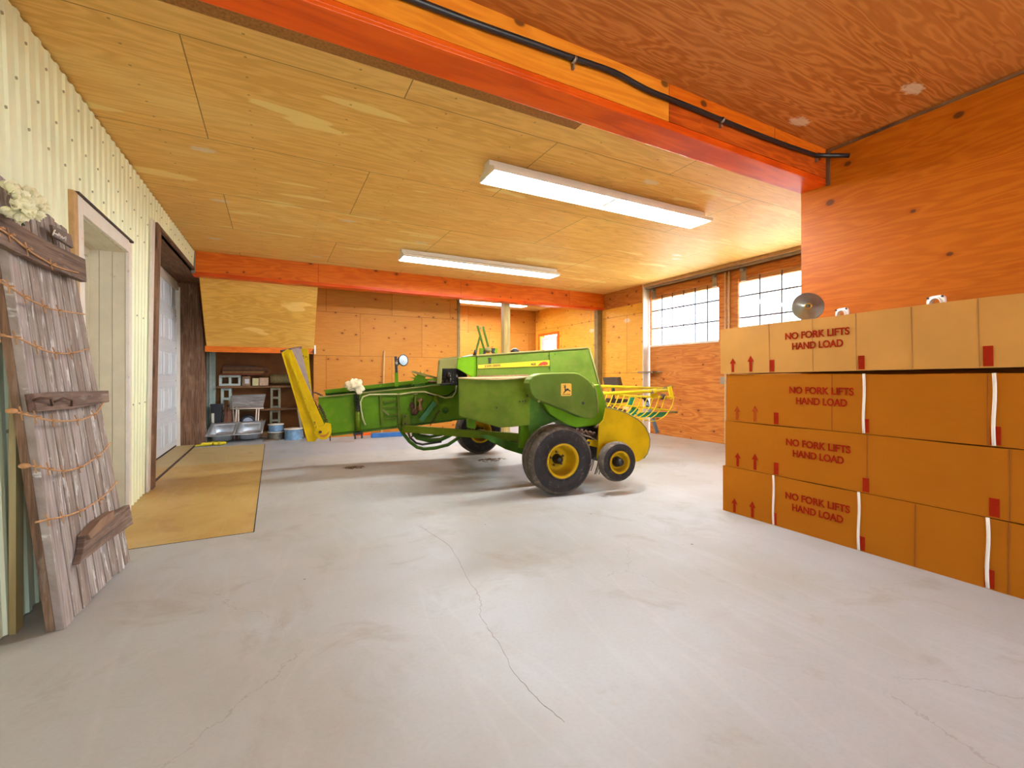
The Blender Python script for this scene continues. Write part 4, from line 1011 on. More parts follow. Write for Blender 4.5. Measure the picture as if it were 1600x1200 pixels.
# rag on the chamber
def cloth(c, pts, name, mat, label, cat):
    mb = MB(); mb.v = []; n = 16; c = Vector(c)
    for j in range(n):
        for i in range(2 * n):
            th = math.pi * j / (n - 1); ph = math.pi * i / n
            d = Vector((math.sin(th) * math.cos(ph), math.sin(th) * math.sin(ph), math.cos(th)))
            r = 1 + .22 * math.sin(3 * ph + 4 * th) + .12 * math.sin(7 * ph - 3 * th) + random.uniform(-.05, .05)
            mb.v.append(c + Vector((d.x * pts[0] * r, d.y * pts[1] * r, d.z * pts[2] * (r if d.z > 0 else r * (1.2 if d.x > .2 else .55)))))
    m = 2 * n
    for j in range(n - 1):
        for i in range(m): mb.f.append((j * m + i, (j + 1) * m + i, (j + 1) * m + (i + 1) % m, j * m + (i + 1) % m)); mb.m.append(0); mb.sm.append(True)
    return single(mb, name, mat, label, cat)
M['rag'] = plain('cream_cloth', srgb(226, 206, 168), .9, var=.12, scale=18, bump=.5)
cloth(bp(554, 604, bn - .05), (.10, .05, .08), 'cloth_rag', M['rag'], 'crumpled cream rag lying over the green bale chamber by the spring', 'cloth')

# ================================================================== HAY RAKE behind the baler
RB = 2.0
RK = thing('hay_rake', L(2.1, RB, 0), 'yellow and green hay rake basket standing behind the baler, by the sliding door', 'farm machine')
M['rake_yellow'] = paint('lemon_yellow_paint', srgb(221, 195, 29), .1, srgb(203, 170, 48))
M['rake_green'] = plain('sea_green_paint', srgb(30, 132, 92), .45)
def rk(name, pts, r, mat, b=None): return MB().tube([bp(x, y, RB if b is None else b) for x, y in pts], r, 8).build(name, mat, RK)
rk('reel_bar', [(925, 603), (1040, 607)], .022, M['rake_yellow'], RB + .35)
rk('reel_bar', [(925, 616), (1000, 612), (1042, 610)], .024, M['rake_yellow'], RB - .25)
rk('reel_bar', [(925, 611), (985, 619), (1050, 621)], .018, M['rake_yellow'], RB)
rk('reel_bar', [(945, 630), (1046, 641)], .014, M['rake_yellow'], RB - .1)
MB().bar(bp(1020, 608, RB - .2), bp(1022, 622, RB - .2), .02, .12).build('end_bracket', M['rake_yellow'], RK)
MB().bar(bp(1046, 604, RB), bp(1050, 623, RB), .03, .06).build('end_bracket', M['rake_yellow'], RK)
for k in range(12):
    x = 948 + k * 9.2
    xb = x - 7 - k * .2; 
    pts = [(x, 617 + k * .2), (x - 3, 626), (x - 6 - k * .1, 632 + k * .8), (x - 13 - k * .6, 640 + k * 1.2), (x - 24 - k * .9, 644 + k * 1.35)]
    if k == 11: pts = [(1053, 620), (1051, 632), (1046, 641), (1040, 649), (1030, 656), (1018, 659), (1005, 655)]
    sm = []
    for i in range(len(pts) - 1):
        for m in range(3): sm.append((pts[i][0] + (pts[i + 1][0] - pts[i][0]) * m / 3, pts[i][1] + (pts[i + 1][1] - pts[i][1]) * m / 3))
    sm.append(pts[-1]); sm = [sm[0]] + [((sm[i - 1][0] + sm[i][0] + sm[i + 1][0]) / 3, (sm[i - 1][1] + sm[i][1] + sm[i + 1][1]) / 3) for i in range(1, len(sm) - 1)] + [sm[-1]]
    rk('stripper_rod', sm, .0075, M['rake_yellow'], RB - .3 + .02 * k)
rk('reel_end_pin', [(1036, 607), (1049, 603), (1051, 606)], .014, M['khaki'], RB + .1)
rk('reel_end_pin', [(1044, 643), (1058, 644)], .016, M['khaki'], RB)
MB().lathe([(0, -.03), (.04, -.03), (.045, .0), (.04, .03), (0, .03)], bp(1036, 620, RB), E1, 14).build('bearing_hub', M['dark_rust'], RK)
MB().lathe([(0, -.02), (.03, -.02), (.03, .02), (0, .02)], bp(1019, 612, RB - .25), (0.3, -.9, .2), 12).build('bearing_hub', M['galv'], RK)
gp = MB(); plate(gp, [(987, 618), (995, 618), (990, 632), (998, 640), (990, 650), (983, 645), (988, 640), (982, 632)], RB + .2, .03); gp.build('tine_plate', M['rake_green'], RK)
gp = MB(); plate(gp, [(992, 646), (1012, 644), (1044, 644), (1036, 652), (1015, 652), (1000, 652)], RB + .25, .03); gp.build('frame_member', M['rake_green'], RK)
gp = MB(); plate(gp, [(948, 622), (985, 624), (985, 628), (948, 632)], RB + .35, .03); gp.build('frame_member', M['dark_rust'], RK)
gp = MB(); plate(gp, [(948, 634), (978, 640), (978, 646), (948, 640)], RB + .35, .05); gp.build('frame_member', M['rust'], RK)
MB().tube([bp(*q, RB + .3) for q in ((997, 619), (1006, 621), (1011, 628), (1012, 636))], .03, 10).build('jack_elbow', M['black_pvc'], RK)
g = plain('grey_blue_tube', srgb(120, 132, 150), .5)
MB().tube([bp(1010, 628, RB + .3), bp(1020, 654, RB + .3), bp(1027, 676, RB + .3)], .032, 12).build('jack_tube', g, RK)
q0 = bp(1027, 676, RB + .3)
# carriage hidden by the baler: frame tube and two caster wheels carry the basket
a = bp(925, 618, RB); MB().tube([a, L(1.25, RB, .5), L(1.25, RB, .2)], .03, 8).build('frame_leg', M['rake_green'], RK)
for bb_ in (RB - .25, RB + .3):
    MB().lathe([(.06, -.03), (.17, -.035), (.19, 0), (.17, .035), (.06, .03), (0, .03)], L(1.2, bb_, .19), E2, 28).build('caster_wheel', M['rubber'], RK)
MB().cyl(L(1.2, RB - .25, .19), L(1.2, RB + .3, .19), .02, 10).build('caster_axle', M['dark_rust'], RK)
# black seat shell leaning behind the rake
bs = MB(); c = [aX(942, 589.5, 6.3), aX(968, 589, 6.3), aX(971, 602, 6.3), aX(944, 601, 6.3)]
bs.prism(c, (.03, 0, 0)); bs.prism([c[1], c[1] + Vector((-.10, -.04, -.03)), c[2] + Vector((-.10, -.04, -.02)), c[2]], (.02, .0, 0))
p1 = (c[2] + c[3]) / 2; bs.bar(p1 + Vector((.015, 0, .02)), (p1.x + .015, p1.y, 0), .05, .05); bs.box((p1.x, p1.y, .02), (.35, .4, .04))
single(bs, 'tractor_seat', plain('black_vinyl', srgb(62, 58, 54), .4), 'black seat on a stand against the far right plywood wall', 'seat')

# ================================================================== OLD BARN DOOR leaning on the left wall
A_, B_, C_, D_ = Vector((-.84, 2.76, 0)), Vector((-.78, 3.58, 0)), Vector((-1.03, 3.43, 1.98)), Vector((-1.035, 2.69, 2.03))
nD = (B_ - A_).cross(D_ - A_).normalized()
if nD.x < 0: nD = -nD
def bd(s, t, off=0.): return A_.lerp(B_, s).lerp(D_.lerp(C_, s), t) + nD * off
def dp(x, y, off=0.):
    d = ray(x, y); P0 = A_ + nD * off; t = (P0 - O).dot(nD) / d.dot(nD); return O + d * t
BD = thing('barn_door', bd(.5, 0), 'weathered grey plank barn door leaning on the cream steel wall', 'door panel')
M['oldwood'] = [weathered('weathered_plank_%d' % k, 2, 1, c1, c2, c3, k * 5, w) for k, (c1, c2, c3, w) in enumerate((
    (srgb(176, 160, 150), srgb(128, 110, 100), srgb(206, 192, 182), .9), (srgb(156, 136, 122), srgb(110, 92, 78), srgb(186, 168, 154), .6), (srgb(170, 156, 144), srgb(120, 104, 92), srgb(198, 186, 176), .85)))]
M['oldbrown'] = weathered('weathered_batten', 1, 2, srgb(126, 98, 78), srgb(78, 56, 44), srgb(156, 130, 108), 31, .12)
M['oldside'] = weathered('door_edge_timber', 2, 0, srgb(140, 104, 76), srgb(90, 64, 46), srgb(160, 130, 104), 41, .1)
ws = [.125, .105, .12, .1, .115, .1, .115, .11, .11]; acc = 0
for k, w in enumerate(ws):
    s0, s1 = acc + .006, acc + w - .006; acc += w
    b0 = .012 * random.random() if k else 0; t1 = 1 - random.random() * .012
    P_ = [bd(s0, b0), bd(s1, b0 * .7), bd(s1, t1), bd(s0, t1)]
    MB().prism(P_, -nD * (.03 if k else .05)).build('plank', M['oldwood'][0] if k in (0, 4) else M['oldwood'][1 + k % 2], BD, .003)
MB().prism([bd(.0, .003, -.03), bd(.02, .003, -.03), bd(.02, .99, -.03), bd(.0, .99, -.03)], -nD * .03).build('edge_strip', M['oldside'], BD)
MB().prism([bd(.02, .01, -.034), bd(.98, .01, -.034), bd(.98, .99, -.034), bd(.02, .99, -.034)], -nD * .006).build('gap_shade_sheet', M['dark_gap'], BD)  # dark sheet added behind the planks, its colour stands for shade in the gaps
def batten(px, th, mat, name='batten', lab=None):
    o = MB().prism([dp(x, y, .001) for x, y in px], nD * th).build(name, mat, BD, .003)
    if lab: o['label'] = lab
    return o
batten([(-60, 298), (0, 341), (60, 376), (123, 405), (125, 441), (60, 416), (0, 388), (-50, 362)], .03, M['oldbrown'])
lt = batten([(37, 616), (75, 613), (160, 611), (161, 629), (100, 640), (44, 645)], .03, M['oldbrown'])
batten([(193, 790), (199, 820), (160, 846), (112, 884), (118, 862), (121, 838), (150, 812)], .03, M['oldbrown'], 'batten', 'broken slanting lower batten')
batten([(163, 800), (162, 812), (124, 846), (120, 838), (140, 815)], .045, M['oldside'], 'splinter')
MB().tube([dp(50, 626, .035), dp(62, 622, .06), dp(80, 622, .06), dp(82, 633, .035)], .006, 6).tube([dp(85, 628, .035), dp(100, 622, .05), dp(112, 625, .05), dp(112, 634, .035)], .005, 6).build('iron_handle', M['rust'], BD)
MB().prism([dp(38, 617, .032), dp(50, 616, .032), dp(52, 640, .032), dp(43, 644, .032)], nD * .006).build('iron_latch', M['rust'], BD)
M['wire'] = plain('rusty_wire', srgb(190, 140, 92), .8, .2, .2, 30)
for k, pl_ in enumerate((((-12, 350), (0, 358), (18, 369), (49, 395), (89, 418), (122, 426)), ((-16, 433), (0, 440), (17, 450), (45, 468), (75, 482), (96, 486), (132, 491)),
        ((-12, 522), (0, 524), (30, 528), (65, 547), (92, 553), (115, 552), (139, 544)), ((18, 642), (38, 647), (60, 653), (88, 659), (130, 656), (152, 645), (161, 630)),
        ((38, 728), (60, 729), (80, 734), (102, 737), (130, 729), (158, 709), (173, 692)), ((56, 816), (80, 811), (102, 807), (130, 797), (163, 776), (184, 751)))):
    pts = [dp(x, y, .034 + .006 * (i % 2)) for i, (x, y) in enumerate(pl_)]
    fine = []
    for a, b in zip(pts, pts[1:]): fine += [a.lerp(b, q / 4) for q in range(4)]
    fine.append(pts[-1])
    for _ in range(2): fine = [fine[0]] + [(fine[i - 1] + fine[i] * 2 + fine[i + 1]) / 4 for i in range(1, len(fine) - 1)] + [fine[-1]]
    sing = ['topmost rusty barbed wire strand, crossing the upper batten of the barn door', 'second rusty wire strand from the top of the barn door', 'third rusty wire strand, above the iron latch of the barn door', 'rusty wire strand just under the latch batten of the barn door', 'second lowest rusty wire strand on the old barn door', 'lowest rusty wire strand, just above the broken batten of the door'][k]
    t = thing('barbed_wire', fine[len(fine) // 2], sing, 'wire', 'barbed wire strands across the barn door')
    MB().tube(fine, .0042, 6).build('strand', M['wire'], t)
    for i in range(3, len(fine) - 2, 4):
        p = fine[i]; d = (fine[i + 1] - fine[i]).normalized(); u = d.cross(nD)
        MB().tube([p + u * .028 + d * .01, p + u * .006, p + nD * .007, p - u * .006, p - u * .026 - d * .012], .0028, 5).tube([p - d * .007 + nD * .02, p - d * .004, p + d * .006 - u * .004, p + d * .006 + nD * .018], .003, 5).build('barb', M['wire'], t)
    if k in (3, 4): MB().blob(fine[0], .014, 5, 0, (1.4, 1, .8)).build('knot', M['wire'], t)
sg = thing('plaque', dp(95, 385, .02), 'small dark wooden plaque with white script on the top of the barn door', 'sign')
MB().prism([dp(76, 351, .008), dp(106, 367, .008), (dp(110, 388, .008)), dp(80, 370, .008)], nD * .014).build('board', plain('dark_stained_board', srgb(104, 84, 70), .7, var=.2, scale=20), sg, .002)
M['chalk'] = plain('white_lettering', srgb(232, 222, 206), .7)
for q in (((82.5, 367.5), (84, 363), (85, 360), (86, 359.5), (86, 361)), ((83.5, 363.5), (88, 366), (91, 367)), ((88, 365), (89, 368), (91, 367.5), (92, 364.5)), ((92, 369), (94, 367), (95, 371), (97, 369.5), (97.5, 372.5)), ((98, 373), (101, 371), (102.5, 377), (102.8, 370))):
    MB().tube([dp(x, y, .024) for x, y in q], .0032, 5).build('script_stroke', M['chalk'], sg)
# silk peonies hung on its top corner
fw = thing('silk_flower', dp(36, 316, .07), 'cream silk peony bunch fixed to the top left of the barn door', 'flower')
M['petal'] = plain('cream_petal', srgb(240, 232, 186), .6, var=.08, scale=30)
def petals(c, r, seed):
    rnd = random.Random(seed); mb = MB(); c = Vector(c)
    for k in range(46):
        th = math.acos(rnd.uniform(-.2, 1)); ph = rnd.uniform(0, 6.28); rr = r * (.45 + .6 * (th / 1.8))
        loc = Vector((math.cos(th), math.sin(th) * math.cos(ph), math.sin(th) * math.sin(ph)))
        d = (nD * loc.x + Vector((0, 1, 0)) * loc.y + Vector((0, 0, 1)) * loc.z).normalized()
        u = d.orthogonal().normalized(); w = d.cross(u); a = rnd.uniform(0, 6.28); u, w = u * math.cos(a) + w * math.sin(a), w * math.cos(a) - u * math.sin(a)
        sz = r * rnd.uniform(.38, .6); vs = []
        for i in range(4):
            for j in range(5):
                x = (i / 3); y = (j / 4 - .5) * 2
                wd = math.sin(math.pi * (.15 + .7 * x)) 
                vs.append(c + d * (rr * .5 + x * sz * .9) + u * (y * sz * .55 * wd) + w * (x * x * sz * .5 + (y * y) * sz * .18 + rnd.uniform(-.04, .04) * sz))
        mb.add(vs, [(i * 5 + j, i * 5 + j + 1, (i + 1) * 5 + j + 1, (i + 1) * 5 + j) for i in range(3) for j in range(4)], 0, True)
    o = mb.build('bloom', M['petal'], fw); o['kind'] = 'stuff'
    m = o.modifiers.new('s', 'SOLIDIFY'); m.thickness = .0015
petals(dp(20, 312, .07), .072, 1); petals(dp(38, 310, .06), .062, 4); petals(dp(50, 320, .07), .066, 2); petals(dp(30, 324, .08), .062, 3)
MB().tube([dp(8, 322, .02), dp(30, 345, .02), dp(38, 352, .02)], .004, 5).build('stem', M['green_dark'], fw)

# ================================================================== ALCOVE UNDER THE HOPPER
YS = 9.86
M['block'] = plain('concrete_block', srgb(150, 144, 122), .9, var=.12, scale=30, bump=.4)
M['block_white'] = plain('pale_concrete_block', srgb(186, 196, 190), .9, var=.1, scale=30, bump=.4)
M['plank'] = plain('shelf_plank', srgb(124, 84, 48), .7, var=.2, scale=8)
M['plank2'] = plain('grey_plank', srgb(112, 88, 66), .8, var=.25, scale=8)
def block(x0, x1, z0, z1, mat, label, horizontal=False, y=YS):
    """hollow block with its two cores facing the room"""
    mb = MB(); t = .042; a, b = y, y + .19
    if horizontal:
        cells = [(x0 + t, (x0 + x1) / 2 - t / 2, z0 + t, z1 - t), ((x0 + x1) / 2 + t / 2, x1 - t, z0 + t, z1 - t)]
        mb.bb((x0, a, z0), (x1, b, z0 + t)).bb((x0, a, z1 - t), (x1, b, z1))
        for q in ((x0, x0 + t), ((x0 + x1) / 2 - t / 2, (x0 + x1) / 2 + t / 2), (x1 - t, x1)): mb.bb((q[0], a, z0 + t), (q[1], b, z1 - t))
    else:
        zm = (z0 + z1) / 2; mb.bb((x0, a, z0), (x0 + t, b, z1)).bb((x1 - t, a, z0), (x1, b, z1))
        for q in ((z0, z0 + t), (zm - t / 2, zm + t / 2), (z1 - t, z1)): mb.bb((x0 + t, a, q[0]), (x1 - t, b, q[1]))
    return single(mb, 'concrete_block', mat, label, 'concrete block', 'concrete blocks of the alcove shelving', .004)
def AX(px, y=YS): return aY(px, 600, y).x
def AZ(py, px=400, y=YS): return aY(px, py, y).z
zL, zU = .50, .935
block(AX(421.5), AX(438), .10, .495, M['block'], 'concrete block on end under the right of the lower shelf plank')
block(AX(422.5), AX(438.5), .537, .93, M['block'], 'concrete block on end between the two shelf planks, at the right')
block(AX(345), AX(361.5), .10, .495, M['block_white'], 'pale concrete block on end under the left of the lower shelf plank')
block(AX(345), AX(361.5), .537, .93, M['block_white'], 'pale concrete block on end between the shelf planks, at the left')
block(AX(342), AX(376), .972, 1.17, M['block_white'], 'concrete block lying on the upper shelf plank at its left end', True)
for nm, z0, z1, x0, x1, lab in (('shelf_plank', .0, .098, 340, 476, 'thick plank on the floor carrying the lower blocks'), ('shelf_plank', .497, .535, 340, 482, 'lower brown shelf plank on concrete blocks'), ('shelf_plank', .932, .970, 338, 486, 'upper brown shelf plank on concrete blocks')):
    single(MB().bb((AX(x0), YS - .05, z0), (min(AX(x1), .62), YS + .27, z1)), nm, M['plank'], lab + ' in the alcove', 'shelf', 'plank shelves of the alcove', .003)
rnd = random.Random(3); z = 1.172
cols = [srgb(126, 62, 36), srgb(150, 112, 60), srgb(92, 60, 40), srgb(116, 76, 46), srgb(84, 56, 40)]
nms = ['lowest red-brown', 'second lowest tan', 'middle dark', 'second from top brown', 'topmost dark brown']
for k in range(5):
    h = (.035, .04, .03, .045, .03)[k]; x0 = AX(346 + rnd.uniform(-3, 6)); x1 = AX((415, 413, 420, 416, 400)[k])
    single(MB().bb((x0, YS - .03, z), (x1, YS + .26, z + h - .002)), 'lumber_board', plain('board_%d' % k, cols[k], .7, var=.2, scale=10), nms[k] + ' board of the lumber pile on top of the alcove shelving', 'board', 'lumber pile on the shelving', .003); z += h
def carton(x0, x1, z0, z1, mat, lab, name='box', y=YS, d=.14, cap=None, lbl=None):
    t = thing(name, ((AX(x0, y) + AX(x1, y)) / 2, y + d / 2, z0), lab, name.replace('_', ' '))
    MB().bb((AX(x0, y), y, z0), (AX(x1, y), y + d, z1)).build('body', mat, t, .008)
    if cap: MB().cyl(((AX(x0, y) + AX(x1, y)) / 2, y + d / 2, z1), ((AX(x0, y) + AX(x1, y)) / 2, y + d / 2, z1 + .03), .022, 12).build('cap', M['grease'], t)
    if lbl is not None: MB().bb((AX(x0 + 4.5, y), y - .002, z0 + .04), (AX(x1 - 2, y), y, z1 - .05)).build('paper_label', lbl, t)
    return t
lblm = plain('paper_label_white', srgb(206, 204, 206), .7, var=.15, scale=50)
carton(378, 391.5, .972, 1.15, plain('brown_jug', srgb(136, 108, 76), .5, var=.2, scale=20), 'brown jug with a white label on the upper alcove shelf', 'jug', cap=1, lbl=lblm)
carton(394, 404, .972, 1.115, plain('cream_tin', srgb(206, 194, 140), .5, var=.1, scale=40), 'small cream tin between the jug and the pinkish tin on the shelf', 'tin')
carton(405, 419.5, .972, 1.125, plain('pinkish_tin', srgb(206, 170, 140), .5, var=.2, scale=50), 'wider pinkish cream tin beside the burlap roll on the shelf', 'tin')
br_ = MB(); x0 = AX(422); x1 = AX(458); n = 10
br_.tube([(x0 + (x1 - x0) * k / n, YS + .1, 1.10 - (0.004 if k % 2 else 0)) for k in range(n + 1)], [.08] + [.095 + .006 * math.sin(k * 2.2) for k in range(n - 1)] + [.085], 16)
for q in br_.v: q.z = max(q.z, 1.002)
single(br_, 'burlap_roll', plain('burlap', srgb(132, 116, 76), .95, var=.25, scale=60, bump=.6), 'brownish burlap roll at the right of the upper alcove shelf', 'burlap roll')
yb2 = 9.66
bn_ = thing('storage_bin', (AX(341, yb2), yb2 + .1, 0), 'black bin in the left of the alcove behind the steel sink', 'bin')
MB().prism([(AX(330, yb2), yb2, 0), (AX(346, yb2), yb2, 0), (AX(347, yb2), yb2, .64), (AX(329, yb2), yb2, .64)], (0, .15, 0)).build('body', M['black_pvc'], bn_, .01)
MB().bb((AX(328.4, yb2), yb2 - .012, .62), (AX(347.6, yb2), yb2 + .155, .65)).build('rim', M['black_pvc'], bn_)
for k, (a, b, c) in enumerate(((347.5, 352, 352), (352.5, 359, 358), (359.5, 366, 364), (366.5, 371, 369))):
    single(MB().prism([(AX(a + 1, 9.7), 9.69, 0), (AX(b + 1, 9.7), 9.69, 0), (AX(b + 3, 9.7), 9.75, .62 - .02 * k), (AX(a + 3, 9.7), 9.75, .62 - .02 * k)], (0, .03, 0)), 'timber_offcut', plain('offcut_%d' % k, [srgb(134, 88, 66), srgb(160, 108, 82), srgb(122, 78, 58), srgb(150, 104, 80)][k], .8, var=.2, scale=12),
           ['leftmost of the four', 'second from left of the four', 'third from left of the four', 'rightmost of the four'][k] + ' reddish timber offcuts beside the black bin', 'board', 'reddish timber offcuts', .003)
# small bench with a grey plank top on a white tube frame
yc = 9.60
cb2 = thing('folding_bench', (AX(386, yc), yc, 0), 'grey plank tray on a white tube frame standing behind the sink', 'bench')
MB().prism([(AX(359, yc), yc - .02, AZ(636, 386, yc)), (AX(411, yc), yc - .02, AZ(637, 386, yc)), (AX(415, yc), yc + .1, AZ(618, 386, yc)), (AX(362, yc), yc + .1, AZ(619, 386, yc))], (0, .012, .02)).build('plank_top', weathered('grey_bench_plank', 0, 2, srgb(150, 142, 138), srgb(110, 102, 98), srgb(176, 170, 168), 55, .3), cb2, .004)
for q in ((366, 690, 370, 632), (373, 688, 372.5, 640), (398, 688, 401, 638), (402, 688, 404.5, 638)):
    MB().tube([(AX(q[0], yc), yc, .012), (AX(q[2], yc), yc + .03, AZ(q[3], 386, yc))], .011, 8).build('leg', M['strap'], cb2)
MB().tube([(AX(360, yc), yc + .01, AZ(638, 386, yc)), (AX(412, yc), yc + .01, AZ(638.5, 386, yc))], .012, 8).build('frame_tube', M['strap'], cb2)
MB().tube([(AX(362, yc), yc - .03, AZ(618, 386, yc)), (AX(366, yc), yc - .03, AZ(660, 386, yc)), (AX(370, yc), yc - .03, AZ(668, 386, yc))], .01, 8).build('side_tube', M['galv'], cb2)
for k, (px, py, r, m_) in enumerate(((387.5, 662, .13, M['black_pvc']),)):
    c = (AX(px, 9.74), 9.74, .30)
    w_ = thing('spare_wheel', c, 'small black wheel with a pale blue disc under the plank bench', 'wheel')
    MB().lathe([(.085, -.03), (.125, -.035), (.14, 0), (.125, .035), (.085, .03), (.085, -.03)], c, (0, 1, 0), 28).build('tyre', M['black_pvc'], w_)
    MB().lathe([(0, -.035), (.08, -.028), (.09, -.02), (.09, .01), (0, .01)], c, (0, 1, 0), 24).build('disc', plain('pale_blue_disc', srgb(176, 186, 206), .4), w_)
    MB().bb((c[0] - .06, c[1] - .05, 0), (c[0] + .06, c[1] + .05, .165)).build('chock', M['plank'], w_)
# double bowl sink
M['stainless'] = plain('stainless_steel', srgb(200, 202, 206), .3, .7, .06, 20)
F0 = Vector((AX(321, 9.12), 9.12, .135)); U_ = Vector((AX(409, 9.12) - AX(321, 9.12), 0, .01)); V_ = Vector((.05, .42, .20)); Nn = U_.cross(V_).normalized()
sk = thing('double_sink', (F0.x + U_.x / 2, 9.3, 0), 'stainless steel double bowl kitchen sink on the floor in the alcove', 'sink')
def sup(k, n, a, b, e):
    t = 2 * math.pi * k / n; c, s = math.cos(t), math.sin(t)
    return a * math.copysign(abs(c) ** (2 / e), c), b * math.copysign(abs(s) ** (2 / e), s)
for hb in (0, 1):
    mb = MB(); n = 40; cu_, cv_ = .25 + .5 * hb, .47
    loops = [(.25, .47, 60, 0), (.25, .47, 60, -.006), (.205, .37, 7, -.006), (.195, .355, 6, -.03), (.18, .33, 5, -.15), (.15, .28, 4, -.165), (.0, .0, 4, -.168)]
    vs = []
    for (a, b, e, dz) in loops:
        for k in range(n):
            x, y = sup(k, n, a, b, e); vs.append(F0 + U_ * (cu_ + x) + V_ * (cv_ + y + .03) + Nn * dz)
    mb.add(vs, [(i * n + k, i * n + (k + 1) % n, (i + 1) * n + (k + 1) % n, (i + 1) * n + k) for i in range(1, len(loops) - 1) for k in range(n)], 0, True)
    o = mb.build('bowl', M['stainless'], sk); m = o.modifiers.new('s', 'SOLIDIFY'); m.thickness = .004; m.offset = -1
    dc = F0 + U_ * cu_ + V_ * .5 - Nn * .163
    MB().lathe([(.0, .001), (.03, .0), (.045, .004), (.048, .0)], dc, Nn, 20).build('drain', plain('brass_drain_%d' % hb, srgb(196, 170, 110), .4, .5), sk)
MB().tube([F0 + U_ * .0 + V_ * 0, F0 + U_ * 1. + V_ * 0], .006, 6).tube([F0 + U_ + V_ * 0, F0 + U_ + V_ * 1.02], .006, 6).tube([F0, F0 + V_ * 1.02], .006, 6).build('rim', M['stainless'], sk)
MB().bar(F0 + U_ * .93 + V_ * 1.02, F0 + U_ * .93 + V_ * 1.02 - Vector((0, -.02, .30)), .03, .03).build('prop', M['plank2'], sk)
# wire spools
def spool(px, y, r, h, z0, c1, lab):
    c = Vector((AX(px, y), y, z0)); t = thing('wire_spool', c, lab, 'spool', 'spools of wire on the alcove floor')
    pr = [(0, 0), (r, 0), (r, .012), (r * .9, .014)] + [(r * (.88 + .04 * (k % 2)), .014 + (h - .028) * k / 12) for k in range(13)]
    MB().lathe(pr + [(r * .9, h - .014)], c, (0, 0, 1), 28).build('winding', c1, t)
    MB().lathe([(.03, h - .014), (r * .97, h - .014), (r, h - .01), (r, h), (r * .6, h + .002), (.03, h), (.03, h - .014)], c, (0, 0, 1), 28).build('flange', M['strap'], t)
    return t
M['blue_wire'] = plain('blue_grey_wire', srgb(120, 152, 182), .35, .3, .2, 14)
M['rust_wire'] = plain('mixed_rusty_wire', srgb(110, 104, 92), .5, .3, .35, 20)
spool(431, 9.36, .145, .14, .0, M['rust_wire'], 'rusty wire spool standing under the blue one, right of the sink')
spool(431, 9.36, .135, .13, .146, M['blue_wire'], 'blue wire spool standing on top of the rusty one')
spool(458.5, 9.20, .16, .20, .0, M['blue_wire'], 'wide pale blue wire spool with a cream flange, nearest the yellow chute')
single(MB().prism([(AX(471, 9.35), 9.40, 0), (AX(475, 9.35), 9.40, 0), (AX(468, 9.35), 9.5, .52), (AX(465, 9.35), 9.5, .52)], (0, .02, 0)), 'metal_strut', M['galv'], 'grey metal strut leaning behind the wide blue spool', 'strut')
single(MB().bb((AX(411, 9.2), 9.13, 0), (AX(436, 9.2), 9.19, .02)), 'timber_strip', M['plank2'], 'flat dark strip of wood on the floor right of the sink', 'board')
gv = MB(); c = aZ(335, 696)
for k in range(9): gv.blob((c.x - .15 + k * .035, c.y + random.uniform(-.05, .05), .03), .035, 5, 0, (1.3, 1, .8), .2)
for k in range(4): gv.tube([(c.x - .1, c.y + .0 + k * .02, .025), (c.x - .26, c.y - .06 + k * .035, .015)], [.016, .010], 6)
for q in gv.v: q.z = max(q.z, .002)
single(gv, 'work_gloves', plain('yellow_glove', srgb(222, 196, 40), .7, var=.15, scale=20), 'crumpled yellow work gloves on the floor in front of the sink', 'gloves')
# pale corrugated offcuts at the alcove's left side, and slim posts
for k, (x0, x1, z1, c, lab) in enumerate(((322.5, 326, 1.62, srgb(196, 200, 190), 'narrow cream steel offcut standing at the left alcove edge'), (327, 337, 1.60, srgb(186, 198, 192), 'wide pale blue ribbed steel sheet standing at the left of the alcove'))):
    mb = MB(); n = 6; xa, xb = AX(x0, 9.9), AX(x1, 9.9); P_ = []
    for i in range(n * 2 + 1): P_.append((xa + (xb - xa) * i / (2 * n), 9.9 + (.012 if (i // 1) % 2 else 0)))
    vs = []
    for x, y in P_: vs += [(x, y, 0), (x, y, z1)]
    for x, y in P_: vs += [(x, y + .01, 0), (x, y + .01, z1)]
    m = 2 * len(P_)
    fs = [(2 * i, 2 * i + 2, 2 * i + 3, 2 * i + 1) for i in range(2 * n)] + [(m + 2 * i, m + 2 * i + 1, m + 2 * i + 3, m + 2 * i + 2) for i in range(2 * n)] + [(2 * i + 1, 2 * i + 3, m + 2 * i + 3, m + 2 * i + 1) for i in range(2 * n)]
    mb.add(vs, fs); single(mb, 'steel_sheet', plain('sheet_paint_%d' % k, c, .4), lab, 'sheet metal')
single(MB().bb((AX(330.5, 9.6), 9.6, 0), (AX(334.5, 9.6), 9.64, AZ(646, 333, 9.6))), 'short_post', M['strap'], 'short pale post standing by the black bin', 'post')
# white pipe beside the garage jamb
single(MB().cyl((-1.02, 9.30, 0), (-1.10, 9.30, 1.9), .012, 10), 'white_pipe', M['strap'], 'thin white pipe standing beside the garage door jamb', 'pipe')
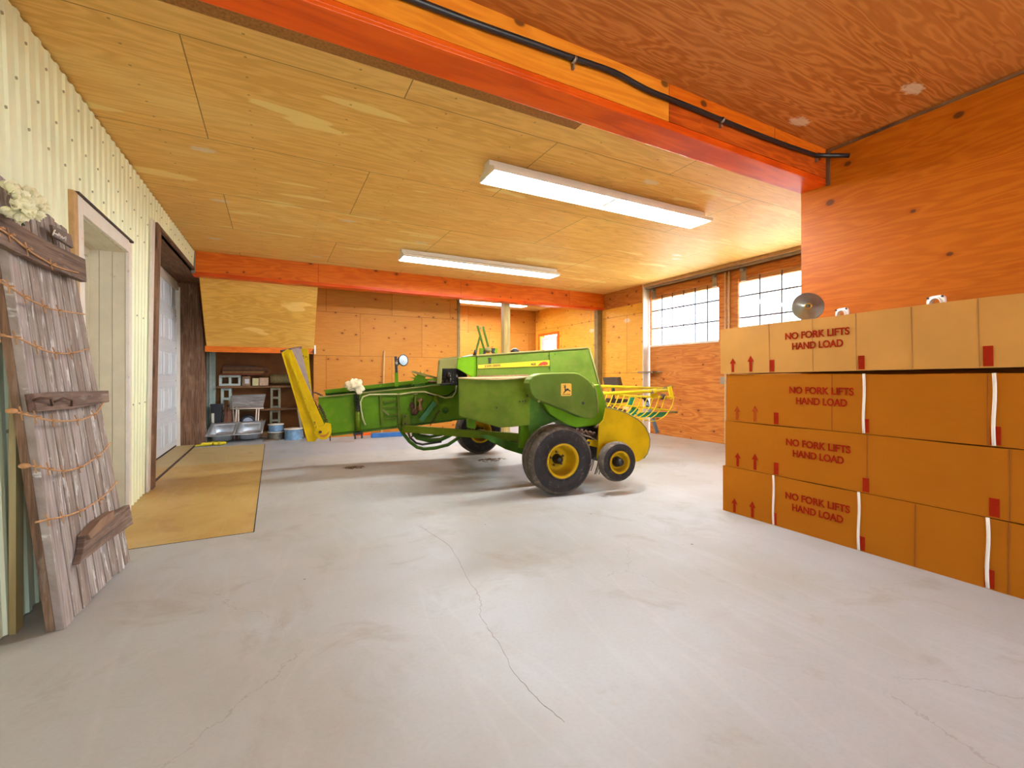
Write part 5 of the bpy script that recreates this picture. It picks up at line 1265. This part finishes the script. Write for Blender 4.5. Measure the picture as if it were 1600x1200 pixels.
# slender stick and blue bar by the far wall
p0, p1 = aZ(606.5, 686), aY(600.5, 548, BY - .02)
single(MB().bar((p0.x, 8.95, .01), (p1.x, BY - .02, p1.z), .025, .02), 'wooden_stick', M['trimwood'], 'thin pale stick leaning on the far plywood wall', 'stick')
bb2 = thing('blue_bar', (2.05, 8.8, 0), 'blue bar with an orange handle lying on the floor behind the bale chamber', 'tool')
a, b = aY(580, 675, 8.7), aY(632, 672, 8.7)
MB().bb((a.x, 8.68, 0), (b.x, 8.76, .085)).build('bar', plain('cobalt_blue_paint', srgb(40, 92, 150), .4), bb2, .008)
a = aY(574, 675, 8.7); MB().bb((a.x - .2, 8.70, .05), (aY(580, 675, 8.7).x, 8.74, .10)).build('handle', M['beam_red'], bb2)
# the long hairline crack running towards the camera
rnd = random.Random(11); mb = MB(); cp_ = []
way = [(655, 822), (698, 848), (720, 880), (730, 905), (745, 925), (752, 942), (750, 960), (764, 984), (785, 1012), (800, 1048), (828, 1078), (850, 1102), (890, 1134)]
for (xa, ya), (xb, yb) in zip(way, way[1:]):
    for k in range(6):
        q = k / 6; cp_.append(aZ(xa + (xb - xa) * q + rnd.uniform(-1.6, 1.6), ya + (yb - ya) * q + rnd.uniform(-.8, .8), .0006))
for i, (a, b) in enumerate(zip(cp_, cp_[1:])): mb.bar(a, b, rnd.uniform(.0006, .0015), .0008)
struct(mb, 'floor_crack', plain('crack_dust', srgb(134, 120, 106), .9))
# a patch of fallen chaff and oil on the floor
for k, (px, py, r, lab) in enumerate(((553, 731, .09, 'small heap of dark chaff on the concrete in front of the bale chamber'), (768, 719, .13, 'scatter of dark straw on the concrete beside the baler wheel'))):
    c = aZ(px, py); mb = MB()
    for i in range(90):
        a = random.uniform(0, 6.28); q = r * random.random() ** .7; p = c + Vector((math.cos(a) * q * 1.6, math.sin(a) * q, .004 + .012 * (1 - q / r) * random.random()))
        d = Vector((random.uniform(-1, 1), random.uniform(-1, 1), 0)) * .02; mb.bar(p - d, p + d, .005, .004)
    o = single(mb, 'straw_litter', bpy.data.materials['brown_chaff'], lab, 'straw'); o['kind'] = 'stuff'
